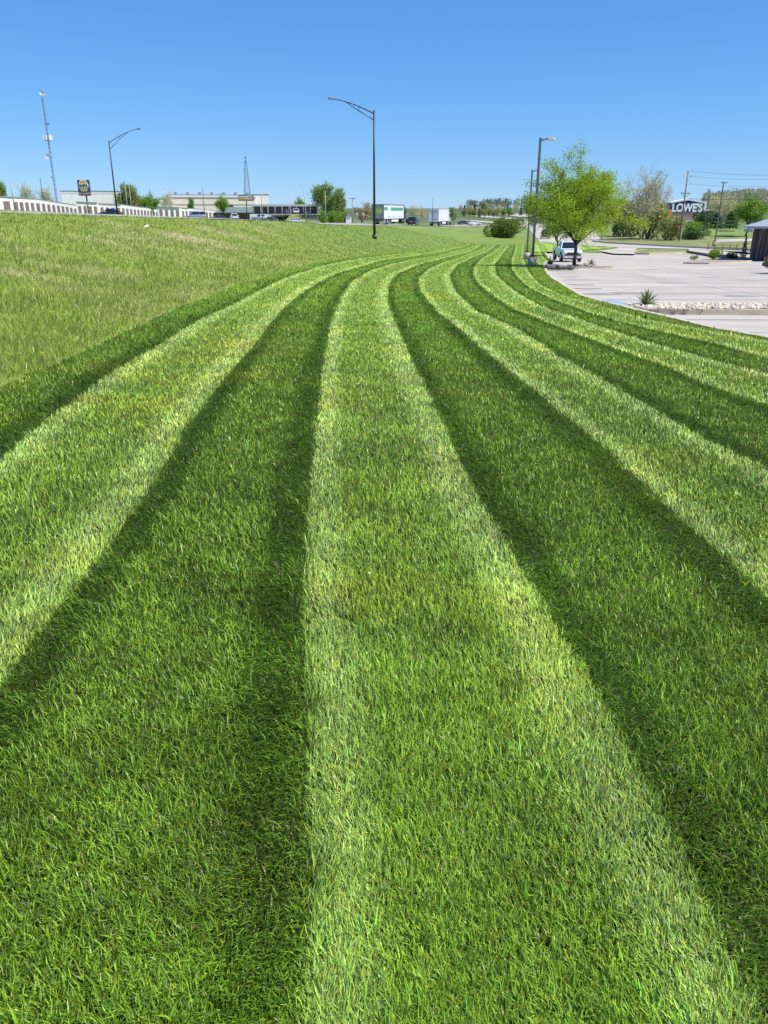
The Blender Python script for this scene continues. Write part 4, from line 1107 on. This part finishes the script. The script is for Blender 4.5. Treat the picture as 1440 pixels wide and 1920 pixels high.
def up_extra():
    h = P(1290.5, 320, 157).z - float(H(UP.location.x, 157)) + .3
    for k, (z, s_) in enumerate([(0.05, 1), (.9, -1), (1.15, 1), (2.0, -1), (2.3, 1), (2.0 - .9, -1)]):
        br = part('bracket', M_galv, UP, lambda b: b.path([(0, -.1, h - z), (s_ * .5, -.1, h - z + .02), (s_ * .75, -.1, h - z + .2)], [.045, .04, .03], 6))
        part('insulator', M_ant, br, lambda b: b.tube((s_ * .75, -.1, h - z + .2), (s_ * .75, -.1, h - z + .38), .06, .05, 6))
    part('brace', M_wood, UP, lambda b: b.tube((-.85, -.15, h - 3.9), (0, -.1, h - 4.7), .04, .04, 5).tube((.85, -.15, h - 3.9), (0, -.1, h - 4.7), .04, .04, 5))
    part('ground_conduit', M_ant, UP, lambda b: b.tube((.23, -.12, 0), (.19, -.12, 3.2), .06, .06, 6))
up_extra()
# the pole leans slightly along the street
for k, (r0, r1, lab) in enumerate([(320, 326, 'topmost thin power line running right from the utility pole'), (330, 333, 'second thin power line from the top'), (345, 344, 'third thin power line down, level with the twin lamp head'), (372.5, 365.5, 'lowest and darkest power line, just above the blue gable')]):
    a = P(1292, r0, 157); c = P(1520, r1, 140); b = MB(); pp = []
    for i in range(13):
        u = i / 12; p = a.lerp(c, u); p.z -= 1.0 * 4 * u * (1 - u) * .45; pp.append(p)
    b.path(pp, [.018 if k < 3 else .03] * 13, 5); tag(b.build('power_line', M_plastic), lab, 'power line', 'power lines right of the utility pole')
utility_pole(18, 333, 180, 'bare pale pole in front of the leftmost storage row', M_woodp, .14)
utility_pole(75, 334, 240, 'bare dark pole left of the tall communications tower', M_dark, .13, name='bare_pole', cat='pole')
utility_pole(234, 345, 270, 'left one of two pale poles beside the warehouse tree', M_woodp, .14)
utility_pole(242, 349, 270, 'right one of two pale poles beside the warehouse tree', M_woodp, .14)
utility_pole(280, 354, 290, 'thin dark pole over the dark green bushy tree', M_dark, .1, name='bare_pole', cat='pole')
utility_pole(319, 355, 230, 'pale pole at the left end of the beige warehouse', M_woodp, .13)
utility_pole(379.5, 349, 240, 'grey pole rising in front of the beige warehouse', M_wood, .13)
utility_pole(489.5, 355, 200, 'pale pole at the right end of the beige warehouse', M_woodp, .12)
utility_pole(544, 368, 190, 'leaning pale pole in front of the two storey building middle', M_woodp, .1)
utility_pole(569, 357, 190, 'pale pole before the right bays of the two storey building', M_woodp, .12, lean=.6)
utility_pole(609.5, 358, 190, 'pale pole standing against the largest round green tree', M_woodp, .11)
utility_pole(661, 371, 185, 'pale pole with a single crossarm left of the flowering tree', M_woodp, .12, arms=(.15,), armw=.75)
utility_pole(811.5, 372, 196, 'thin dark pole rising over the second white trailer', M_dark, .06, name='bare_pole', cat='pole')
utility_pole(851, 388, 240, 'short grey pole right of the second white trailer', M_wood, .07)
utility_pole(36, 337, 260, 'pale area lamp on a lattice pole over the leftmost storage row', M_galv, .12, lamp=-1.0, name='area_lamp', cat='street lamp', group='small area lamps on the left')
utility_pole(352, 346, 330, 'small area lamp above the left part of the beige warehouse', M_galv, .09, lamp=-1.3, name='area_lamp', cat='street lamp', group='small area lamps on the left') if False else None
utility_pole(305, 353, 280, 'small area lamp reaching left before the beige warehouse', M_galv, .08, lamp=1.2, name='area_lamp', cat='street lamp', group='small area lamps on the left')
utility_pole(223, 344, 250, 'small area lamp just right of the left highway lamp post', M_galv, .08, lamp=-1.0, name='area_lamp', cat='street lamp', group='small area lamps on the left')

def tower():
    Y = 320; base = P(103, 372, Y); top = P(77.5, 172, Y); bx = X(103, Y) ; zt = top.z
    t = thing('communications_tower', 'very tall slim communications tower with white antennas at the left', 'tower', (top.x, Y, -1)); h = zt + 1
    def lat(b):
        n = 26; w0, w1 = .5, .22
        for k in range(3):
            a = 2 * math.pi * k / 3
            b.tube((w0 * math.cos(a), w0 * math.sin(a), 0), (w1 * math.cos(a), w1 * math.sin(a), h - 2), .08, .06, 5)
        for i in range(n):
            for k in range(3):
                a0, a1 = 2 * math.pi * k / 3, 2 * math.pi * ((k + 1) % 3) / 3; u0, u1 = i / n, (i + 1) / n
                wa, wb = w0 + (w1 - w0) * u0, w0 + (w1 - w0) * u1
                b.tube((wa * math.cos(a0), wa * math.sin(a0), u0 * (h - 2)), (wb * math.cos(a1), wb * math.sin(a1), u1 * (h - 2)), .035, .035, 4, False)
    part('mast', M_steel, t, lat)
    part('spire', M_galv, t, lambda b: b.tube((0, 0, h - 2), (0, 0, h + 1.5), .08, .03, 6))
    zr = lambda row: (P(90, row, Y).z + 1)
    def ring(b, z, n, r, w, hh):
        for i in range(n):
            a = 2 * math.pi * i / n + .3; b.box((r * math.cos(a), r * math.sin(a), z), (.25, w, hh), a)
    for z in (zr(259),): 
        part('antenna_platform', M_steel, t, lambda b: b.ngon_prism([(1.5 * math.cos(a), 1.5 * math.sin(a)) for a in np.linspace(0, 5.5, 8)], z - .8, z - .6))
        for i in range(6):
            a = 2 * math.pi * i / 6 + .3; part('panel_antenna', M_ant, t, lambda b: b.box((1.5 * math.cos(a), 1.5 * math.sin(a), z + .1), (.35, .55, 1.9), a))
    part('dish_antenna', M_ant, t, lambda b: b.loft([[(r * math.cos(q) - .9, -y, zr(294) + r * math.sin(q)) for q in np.linspace(0, 5.9, 14)] for r, y in ((.3, .2), (.85, .5), (1.0, .9), (.2, .75))]))
    part('dish_antenna', M_ant, t, lambda b: b.loft([[(r * math.cos(q) + .2, -y, zr(174.5) + r * math.sin(q)) for q in np.linspace(0, 5.9, 14)] for r, y in ((.2, .2), (.6, .4), (.75, .8), (.2, .6))]))
    for row, s_ in ((178, 1), (213, -1), (232, 1), (333, -1)): part('side_antenna', M_ant if row != 232 else M_steel, t, lambda b: b.box((s_ * .8, 0, zr(row)), (.9, .25, .6)))
tower()
def lattice():
    Y = 420; q = P(465, 293, Y); g = float(H(q.x, Y)); h = q.z - g
    t = thing('lattice_tower', 'blue grey lattice tower rising above the yellow and white sign', 'tower', (X(468, Y) - .5, Y, g))
    lw = lambda u: 2.15 - 1.75 * min(1, u / .93)
    def legs(b):
        for sx in (-1, 1):
            for sy in (-1, 1): b.tube((sx * lw(0), sy * lw(0), 0), (sx * lw(.93), sy * lw(.93), h * .93), .13, .09, 5)
    part('leg_frame', M_steel, t, legs)
    def br(b):
        n = 22
        for i in range(n):
            u, v = i / n * .93, (i + 1) / n * .93; a, c = lw(u), lw(v)
            for (sx, sy, tx, ty) in ((-1, -1, 1, -1), (1, -1, 1, 1), (1, 1, -1, 1), (-1, 1, -1, -1)):
                b.tube((sx * a, sy * a, u * h), (tx * a, ty * a, u * h), .05, .05, 4, False); b.tube((sx * a, sy * a, u * h), (tx * c, ty * c, v * h), .04, .04, 4, False)
    part('bracing', M_steel, t, br)
    part('spire', M_steel, t, lambda b: b.tube((0, 0, h * .9), (0, 0, h), .25, .15, 6).box((0, 0, h * .985), (.9, .9, .5)))
    for z, s_ in ((.78, -1), (.5, 1), (.47, -1)): part('antenna', M_ant, t, lambda b: b.box((s_ * lw(z), -.3, h * z), (.7, .5, 1.3)))
lattice()

# ------------------------------------------------------------------ signs
def big_sign():
    Y = 205; zt, zb_, zm = P(161, 337.5, Y).z, P(161, 367, Y).z, P(161, 359, Y).z; x0 = X(164, Y); g = float(H(x0, Y)); W = 22.5 * Y / 1548
    t = thing('pole_sign', 'tall blue pole sign with an orange and white hexagon and NAPA lettering', 'sign', (x0, Y, g), R(-6)); a = zb_ - g; m_ = zm - g; c = zt - g
    part('pole', M_galv, t, lambda b: b.tube((.2, .2, -.3), (.2, .2, a + 1), .22, .2, 10))
    part('cabinet', mat('sign_blue', (.03, .075, .22), .45, var=.05), t, lambda b: b.box((0, 0, (m_ + c) / 2), (W, .5, c - m_), 0))
    part('lower_cabinet', mat('sign_maroon', (.25, .07, .05), .5), t, lambda b: b.box((0, 0, (a + m_) / 2 - .01), (W, .46, m_ - a - .03)))
    cz = (m_ + c) / 2
    def hexa(r, y0, y1): return lambda b: b.loft([[(r * 1.04 * math.cos(q), y, cz + r * 1.12 * math.sin(q)) for q in [math.pi / 3 * k for k in range(6)]] for y in (y0, y1)])
    part('hexagon_border', mat('sign_white2', (.8, .8, .78), .4), t, hexa(1.33, -.31, -.2))
    part('hexagon', mat('sign_orange', (.85, .45, .08), .4), t, hexa(1.16, -.36, -.3))
    part('white_band', MATS['sign_white2'], t, lambda b: b.box((0, -.375, cz), (2.35, .05, .95)))
    text_part('NAPA', .92, mat('sign_ink', (.01, .012, .04), .5), t, (0, -.42, cz), (R(90), 0, 0), bold=.03, ext=.01, sx=.95)
    text_part('AUTO PARTS', .52, MATS['sign_white2'], t, (0, -.25, (a + m_) / 2), (R(90), 0, 0), bold=.01, ext=.01, sx=.85)
big_sign()
def yellow_sign():
    Y = 165; zt, zb_ = P(462, 365.5, Y).z, P(462, 376.8, Y).z; x0 = X(463, Y); g = float(H(x0, Y)); W = 27.5 * Y / 1548
    t = thing('pole_sign', 'wide black framed white and yellow sign on a thin dark pole under the lattice tower', 'sign', (x0, Y, g)); a, c = zb_ - g, zt - g; h = c - a
    part('pole', M_dark, t, lambda b: b.tube((0, .1, -.3), (0, .1, a), .1, .09, 8))
    part('frame', M_dark, t, lambda b: b.box((0, 0, (a + c) / 2), (W, .35, h)))
    for nm, m_, x, z, w, hh in (('white_panel', M_ant, -.2, .72, .52, .22), ('yellow_panel', mat('sign_yellow', (.78, .45, .08), .5), -.2, .42, .52, .24), ('olive_panel', mat('sign_olive', (.28, .24, .10), .5), -.2, .15, .52, .22),
                                ('message_panel', mat('sign_cream', (.66, .64, .52), .5), .255, .62, .38, .62), ('olive_panel', MATS['sign_olive'], .255, .17, .38, .22)):
        part(nm, m_, t, lambda b: b.box((x * W, -.19, a + z * h), (w * W, .06, hh * h)))
    for k in range(3): part('message_line', M_dark, t, lambda b: b.box((.255 * W + .1 * (k % 2), -.235, a + (.82 - k * .17) * h), (.28 * W, .02, .035 * h)))
    part('dark_swoosh', M_dark, t, lambda b: b.box((-.22 * W, -.235, a + .56 * h), (.40 * W, .02, .05 * h)))
yellow_sign()
def diamond():
    q = T(1128, 449, 60); t = thing('warning_sign', 'yellow diamond warning sign on a thin post beyond the lime tree', 'sign', q); h = P(1128, 421, q.y).z - q.z
    part('post', M_dark, t, lambda b: b.tube((0, .05, -.2), (0, .05, h + .3), .05, .05, 6))
    part('sign_plate', mat('sign_lime_yellow', (.75, .78, .12), .4), t, lambda b: b.box((0, 0, 0), (.95, .03, .95))).rotation_euler = (0, R(45), 0)
    t.children[-1].location = (0, 0, h)
    sy = part('symbol', M_plastic, t, lambda b: b.box((0, -.025, h), (.12, .02, .5)).box((0, -.025, h + .32), (.15, .02, .15)))
diamond()
def blue_sign():
    Y = 150; q = P(1000, 423, Y); zt = P(1000, 415, Y).z; g = float(H(q.x, Y)); t = thing('blue_sign', 'small blue rectangular sign seen between the two grey lamp posts', 'sign', (q.x, Y, g)); a, c = q.z - g, zt - g
    for x in (-.4, .4): part('post', M_galv, t, lambda b: b.tube((x, .06, -.2), (x, .06, c), .04, .04, 6))
    part('sign_plate', mat('sign_mid_blue', (.05, .10, .32), .5), t, lambda b: b.box((0, 0, (a + c) / 2), (1.0, .05, c - a)))
    part('symbol', M_ant, t, lambda b: b.box((-.15, -.035, (a + c) / 2), (.2, .02, .3)).box((.2, -.035, (a + c) / 2), (.25, .02, .12)))
blue_sign()
for px, lab in ((681.5, 'left one of the small pale marker posts before the flowering tree'), (669, 'small thin marker post right of the crossarm pole')):
    q = P(px, 399, 150); g = float(H(q.x, 150)); t = thing('marker_post', lab, 'post', (q.x, 150, g), 0, 'small marker posts by the highway')
    part('post', M_woodp, t, lambda b: b.box((0, 0, (q.z - g) / 2), (.1, .1, q.z - g))); part('plate', M_ant, t, lambda b: b.box((0, -.07, q.z - g - .2), (.26, .03, .4)))

# ------------------------------------------------------------------ vehicles
def wheel(t, x, y, r, w=.22, rim=M_chrome):
    wo = part('wheel', M_black, t, lambda b: b.tube((x, y - w / 2, r), (x, y + w / 2, r), r, r, 20))
    s_ = 1 if y > 0 else -1
    part('rim', rim, wo, lambda b: b.tube((x, y + s_ * w / 2 - s_ * .01, r), (x, y + s_ * (w / 2 + .015), r), r * .62, r * .55, 14))
def car(name, label, cat, loc, rz, paint, style='sedan', group=None, L=4.6, W=1.82, sc=1.0):
    """+x is the front"""
    t = thing(name, label, cat, loc, rz, group)
    Z = dict(sedan=(.95, 1.45), suv=(1.08, 1.75), pickup=(1.22, 1.9), van=(1.05, 1.8))[style]; belt, roof = Z
    hb = belt - .12 if style != 'pickup' else belt
    st = [(-L / 2, .86, .42, belt - .16), (-L / 2 + .12, .95, .28, belt - .05), (-L * .3, 1, .24, belt), (0, 1, .24, belt), (L * .2, 1, .24, hb), (L / 2 - .35, .95, .26, hb - .12), (L / 2 - .06, .86, .30, hb - .28), (L / 2, .74, .40, hb - .42)]
    if style == 'pickup': st = [(-L / 2, .97, .55, belt - .02), (-L / 2 + .1, 1, .45, belt), (-L * .06, 1, .42, belt), (L * .16, 1, .42, belt), (L / 2 - .5, .98, .45, belt - .06), (L / 2 - .1, .96, .48, belt - .12), (L / 2, .90, .55, belt - .28)]
    rings = []
    for x, f, z0, z1 in st:
        w = W / 2 * f
        rings.append([(x, -w * .92, z0), (x, -w, z0 + .18), (x, -w, z1 - .14), (x, -w * .93, z1), (x, w * .93, z1), (x, w, z1 - .14), (x, w, z0 + .18), (x, w * .92, z0)])
    part('body', paint, t, lambda b: b.loft(rings, smooth=False))
    cab = dict(sedan=(-L * .36, -L * .20, L * .06, L * .23), suv=(-L * .47, -L * .42, L * .05, L * .2), van=(-L * .48, -L * .45, L * .12, L * .3), pickup=(-L * .10, -L * .07, L * .13, L * .22))[style]
    x0, x1, x2, x3 = cab; wb, wt = W / 2 * .93, W / 2 * .76
    part('cabin', paint, t, lambda b: b.loft([[(x0, -wb, belt - .02), (x1, -wt, roof - .05), (x1 + .1, -wt * .9, roof), (x2 - .05, -wt * .9, roof), (x2 + .05, -wt, roof - .05), (x3, -wb, belt - .02)], [(x0, wb, belt - .02), (x1, wt, roof - .05), (x1 + .1, wt * .9, roof), (x2 - .05, wt * .9, roof), (x2 + .05, wt, roof - .05), (x3, wb, belt - .02)]]))
    def lerp(a, c, u): return [a[i] + (c[i] - a[i]) * u for i in range(3)]
    def glassq(b, p, n):
        n = Vector(n).normalized(); q = [Vector(v) + n * .012 for v in p]; r = [Vector(v) - n * .02 for v in p]
        b.add(q + r, [(0, 1, 2, 3), (7, 6, 5, 4), (0, 4, 5, 1), (1, 5, 6, 2), (2, 6, 7, 3), (3, 7, 4, 0)])
    ws = [(x3 - .03, -wb * .88, belt + .03), (x3 - .03, wb * .88, belt + .03), (x2 + .09, wt * .88, roof - .09), (x2 + .09, -wt * .88, roof - .09)]
    part('windshield', M_glass, t, lambda b: glassq(b, ws, (roof - belt, 0, x3 - x2)))
    rw = [(x0 + .02, wb * .85, belt + .06), (x0 + .02, -wb * .85, belt + .06), (x1 - .0, -wt * .85, roof - .1), (x1 - .0, wt * .85, roof - .1)]
    part('rear_window', M_glass, t, lambda b: glassq(b, rw, (-(roof - belt), 0, max(.02, x1 - x0))))
    for s_ in (-1, 1):
        xm = (x1 + x2) / 2
        for (a0, a1, c0, c1) in ((x0 + .22, xm - .05, x1 + .16, xm - .05), (xm + .05, x3 - .22, xm + .05, x2 - .02)):
            q = [(a0, s_ * wb * .985, belt + .05), (a1, s_ * wb * .985, belt + .05), (c1, s_ * (wt + .02), roof - .12), (c0, s_ * (wt + .02), roof - .12)]
            part('side_window', M_glass, t, lambda b: glassq(b, q if s_ < 0 else q[::-1], (0, s_ * 1, .3)))
        part('mirror', paint, t, lambda b: b.box((x3 - .15, s_ * (W / 2 + .12), belt + .12), (.14, .22, .2 if style == 'pickup' else .15)))
        part('headlight', M_head, t, lambda b: b.box((L / 2 - .09, s_ * W * .37, hb - .40), (.14, W * .17, .2)))
        part('tail_light', M_red, t, lambda b: b.box((-L / 2 + .04, s_ * W * .41, belt - .3), (.12, W * .12, .32)))
    part('front_bumper', M_chrome if style == 'pickup' else M_plastic, t, lambda b: b.box((L / 2 + .02, 0, .5), (.18, W * .94, .22)))
    part('rear_bumper', M_plastic, t, lambda b: b.box((-L / 2 - .02, 0, .5), (.16, W * .92, .2)))
    part('grille', M_plastic, t, lambda b: b.box((L / 2 - .02, 0, hb - .42), (.1, W * .54, .26)))
    part('license_plate', M_ant, t, lambda b: b.box((-L / 2 - .04 if style != 'pickup' else -L / 2 - .11, 0, .78), (.03, .32, .17)))
    r = dict(sedan=.33, suv=.37, van=.35, pickup=.42)[style]
    for x in (-L * .3, L * .31):
        for s_ in (-1, 1): wheel(t, x, s_ * (W / 2 - .1), r)
    return t
def at(px, Y, dz=0.03): x = X(px, Y); return (x, Y, float(H(x, Y)) + dz)

# white pickup facing the camera, in the lot
q = T(1079, 491.5, 60, -.14)
def white_pickup():
    L, W = 5.6, 2.0
    t = car('pickup_truck', 'white pickup truck facing the camera behind the lime green tree', 'pickup truck', (q.x - .3, q.y + 2.7, q.z - .14), R(-90 - 1), M_wpaint, 'pickup', L=L, W=W)
    part('truck_bed', M_plastic, t, lambda b: b.box((-L * .30, 0, 1.215), (L * .36, W * .80, .02)))
    part('grille_bar', M_chrome, t, lambda b: b.box((L / 2 + .045, 0, .92), (.05, W * .6, .07)))
    part('grille_lower', M_plastic, t, lambda b: b.box((L / 2 + .03, 0, .70), (.1, W * .8, .14)))
    part('valance', M_plastic, t, lambda b: b.box((L / 2 - .1, 0, .34), (.2, W * .86, .16)))
    for s_ in (-1, 1): part('fog_light', M_head, t, lambda b: b.box((L / 2 + .12, s_ * W * .32, .47), (.03, .2, .1)))
    for s_ in (-1, 1):
        for x in (-L * .3, L * .31): part('wheel_arch', M_plastic, t, lambda b: b.tube((x, s_ * (W / 2 - .06), .45), (x, s_ * (W / 2 + .012), .45), .53, .53, 18))
white_pickup()
# on the highway and beyond
car('suv', 'dark sport utility vehicle driving away between the two trailers', 'suv', at(776, 186, .06), R(90 - 14), M_dpaint, 'suv', L=4.9, W=1.98)
car('car', 'dark low car on the highway at the foot of the left highway lamp post', 'car', at(207, 172, .06), R(180 - 8), M_dpaint, 'sedan')
car('minivan', 'silver minivan before the rightmost storage row', 'van', at(366, 190, .06), R(-160), M_spaint, 'van', L=4.9)
car('car', 'dark grey car right of the silver minivan', 'car', at(413, 205, -.1), R(10), M_gpaint, 'sedan')
car('suv', 'white sport utility vehicle below the black framed sign', 'suv', at(439, 225, .1), R(-70), M_wpaint, 'suv')
car('pickup_truck', 'white pickup parked left of the white garage doors', 'pickup truck', at(488, 232, .1), R(-35), M_wpaint, 'pickup', L=5.4, W=1.95)
car('car', 'dark grey sedan in front of the white garage doors', 'car', at(504, 215, 0), R(170), M_gpaint, 'sedan')
car('car', 'low white car before the slope right of the garage doors', 'car', at(557, 225, 0), R(0), M_wpaint, 'sedan')
def upper_lot():
    for px, paint, st_, lab in ((541, M_spaint, 'sedan', 'silver car parked left on the upper level of the two storey building'), (555, M_wpaint, 'suv', 'white suv parked in the middle of the upper level'), (576, M_dpaint, 'suv', 'dark suv parked right on the upper level')):
        Y = 262; p = P(px, 401.5, Y); car('car' if st_ == 'sedan' else 'suv', lab, 'car', (p.x, Y, p.z), R(-80), paint, st_)
upper_lot()
def terrace():
    Y0, Y1 = 256, 268; z = P(560, 401.5, 262).z; x0, x1 = X(549, 262), X(606, 262)
    t = thing('terrace', None, None, (0, 0, 0)); t['kind'] = 'structure'; t['label'] = 'raised paved terrace with a grass slope below the two storey building'
    part('terrace_slab', M_conc, t, lambda b: b.box(((x0 + x1) / 2 - 3, 262, z - .15), (x1 - x0 + 8, 12, .28)))
    part('terrace_slope', M_verge, t, lambda b: b.add([(x0, 256, z - .02), (x1, 256, z - .02), (x1 + 6, 236, z - 3.2), (x0 - 1, 238, z - 3.2), (x1 + 8, 268, z - 3), (x0, 268, z - 3)], [(3, 2, 1, 0), (1, 2, 4), (0, 5, 3)]))
terrace()
car('car', 'small dark vehicle on the frontage road behind the lime tree', 'car', tuple(T(1022, 448, 60) + Vector((0, 0, .1))), R(-100), M_dpaint, 'suv')
for px, row, paint, lab in ((869, 421.5, M_dpaint, 'tiny dark car on the road right of the second trailer'), (889, 424, M_wpaint, 'tiny white car on the road nearest the wide bush'), (954, 402.2, M_dpaint, 'tiny dark car high on the distant rise road, left'), (961, 403, M_gpaint, 'tiny grey car high on the distant rise road, right'), (976, 416.5, M_dpaint, 'tiny dark car where the frontage road meets the valley road')):
    car('car', lab, 'car', tuple(T(px, row, 180) + Vector((0, 0, .2))), R(20), paint, 'sedan')
q2 = T(1450, 513, 20, -.14)
car('suv', 'black vehicle mostly outside the right edge of the photo', 'suv', (q2.x + 2.15, q2.y, q2.z - .14), R(0), M_dpaint, 'suv', L=4.9)

def trailer(label, px, Y, heading, L, W, zt_row, zb_row, stylish):
    x, y, g = at(px, Y, .05); t = thing('semi_trailer_truck', label, 'truck', (x, y, g), math.pi / 2 - heading)
    top = P(px, zt_row, Y).z - g; bot = P(px, zb_row, Y).z - g + .0; bot = max(bot, .95)
    box = M_wpaint if True else M_white
    wm = mat('trailer_white', (.70, .71, .71), .45, var=.06, scale=.4)
    part('cargo_box', wm, t, lambda b: b.box((L / 2, 0, (top + bot) / 2), (L, W, top - bot)))
    fr = mat('trailer_frame', (.16, .18, .20), .45, metal=.4) if stylish else wm
    part('rear_frame', fr, t, lambda b: b.box((-.04, 0, top - .09), (.14, W + .04, .2)).box((-.04, -W / 2 + .07, (top + bot) / 2), (.14, .16, top - bot)).box((-.04, W / 2 - .07, (top + bot) / 2), (.14, .16, top - bot)).box((-.04, 0, bot + .09), (.14, W + .04, .2)))
    part('top_rail', fr, t, lambda b: b.box((L / 2, -W / 2 - .02, top - .06), (L, .06, .14)).box((L / 2, W / 2 + .02, top - .06), (L, .06, .14)))
    part('bottom_rail', M_galv, t, lambda b: b.box((L / 2, -W / 2 - .02, bot + .08), (L, .06, .16)))
    dm = mat('door_grey', (.30, .31, .32), .5) if stylish else wm
    for s_ in (-1, 1):
        d = part('rear_door', dm, t, lambda b: b.box((-.03, s_ * (W / 4 - .05), (top + bot) / 2), (.08, W / 2 - .22, top - bot - .42)))
        part('lock_bar', M_chrome, d, lambda b: b.tube((-.1, s_ * .18, bot + .2), (-.1, s_ * .18, top - .3), .025, .025, 6))
    h_ = top - bot
    if stylish:
        for k, (c0, c1) in enumerate([((.25, .42, .12), .78), ((.36, .52, .10), .66), ((.52, .60, .10), .54), ((.34, .46, .14), .43)]):
            part('door_graphic', mat('graphic_%s' % 'abcd'[k], c0, .45, var=.25, scale=4), t, lambda b: b.box((-.085, -.05, bot + h_ * c1), (.03, W * .72, h_ * .115)))
        g1 = mat('graphic_green', (.07, .33, .22), .45)
        part('side_graphic', g1, t, lambda b: b.box((L * .64, -W / 2 - .03, top - h_ * .30), (L * .62, .04, h_ * .2)))
        part('side_graphic', g1, t, lambda b: b.box((L * .09, -W / 2 - .03, top - h_ * .28), (L * .16, .04, h_ * .2)))
        for u in (.26, .5, .78): part('side_graphic', mat('graphic_pale', (.5, .55, .52), .5), t, lambda b: b.box((L * u, -W / 2 - .03, bot + h_ * .2), (L * .10, .04, h_ * .08)))
    else:
        for s_ in (-1, 1): part('door_sticker', mat('sticker_grey', (.28, .29, .31), .5), t, lambda b: b.box((-.085, s_ * W * .24, top - h_ * .2), (.03, W * .22, h_ * .07)))
        part('door_sticker', MATS['sticker_grey'], t, lambda b: b.box((-.085, -W * .22, bot + h_ * .22), (.03, W * .2, h_ * .08)))
        for i in range(9): part('side_rib', wm, t, lambda b: b.box((L * (i + .5) / 9, -W / 2 - .025, (top + bot) / 2), (.08, .05, h_ * .9)))
    part('underride_guard', M_galv, t, lambda b: b.box((0, 0, .52), (.12, W * .85, .12)).box((0, -W * .25, .75), (.1, .1, .5)).box((0, W * .25, .75), (.1, .1, .5)))
    for s_ in (-1, 1):
        part('tail_light', M_red, t, lambda b: b.box((-.06, s_ * W * .4, bot - .08), (.06, .3, .12)))
        part('mud_flap', M_ant if stylish else M_black, t, lambda b: b.box((1.1, s_ * (W / 2 - .3), .5), (.03, .5, .7)))
    for x in (1.7, 2.9):
        for s_ in (-1, 1): wheel(t, x, s_ * (W / 2 - .28), .5, .5)
    part('side_skirt', M_ant, t, lambda b: b.box((L * .55, -W / 2 + .05, .72), (L * .35, .04, .55)))
    part('chassis', M_plastic, t, lambda b: b.box((L / 2, 0, bot - .16), (L, W * .4, .26)))
    part('landing_gear', M_galv, t, lambda b: b.box((L * .8, -.9, .5), (.14, .14, .9)).box((L * .8, .9, .5), (.14, .14, .9)))
    cabz = part('tractor_cab', M_dpaint if stylish else M_wpaint, t, lambda b: b.loft([[(L + .9, -1.2, .9), (L + .9, 1.2, .9), (L + .9, 1.15, 3.4), (L + .9, -1.15, 3.4)], [(L + 2.4, -1.2, .9), (L + 2.4, 1.2, .9), (L + 2.4, 1.1, 3.3), (L + 2.4, -1.1, 3.3)], [(L + 3.1, -1.15, .8), (L + 3.1, 1.15, .8), (L + 3.1, 1.0, 2.0), (L + 3.1, -1.0, 2.0)], [(L + 4.8, -1.0, .7), (L + 4.8, 1.0, .7), (L + 4.8, .8, 1.75), (L + 4.8, -.8, 1.75)]]))
    for s_ in (-1, 1): part('cab_window', M_glass, cabz, lambda b: b.box((L + 1.9, s_ * 1.19, 2.5), (.8, .06, .7)))
    part('wind_deflector', M_plastic, t, lambda b: b.box((L + .5, 0, (top + 1.2) / 2), (.5, W * .96, top - 1.4)))
    for x in (L - .9, L + .3, L + 4.0):
        for s_ in (-1, 1): wheel(t, x, s_ * 1.0, .5, .45)
    return t
trailer('white semi trailer with green picture on dark framed doors, beside the middle lamp post', 708.5, 168, R(17), 15.0, 2.55, 383, 414, True)
trailer('plain white semi trailer further along the highway, right of the dark vehicle', 813.5, 213, R(16), 13.0, 2.6, 391.5, 417, False)

# litter
q = T(275, 431.5, 8)
tag(MB().add([(q.x - .09, q.y, q.z + .12), (q.x + .1, q.y + .03, q.z + .15), (q.x + .08, q.y + .12, q.z + .22), (q.x - .07, q.y + .1, q.z + .2), (q.x, q.y + .05, q.z + .14)], [(0, 4, 3), (0, 1, 4), (1, 2, 4), (2, 3, 4)]).build('paper_scrap', M_ant), 'small white paper scrap caught in the bank grass', 'litter')
q = T(692, 1085, .6)
tag(MB().blob((q.x, q.y, q.z + .03), (.008, .007, .006), 3, 7, .15).build('pebble', mat('pale_pebble', (.6, .55, .45), .7)), 'single pale pebble lying on the mown stripe in the middle', 'pebble')
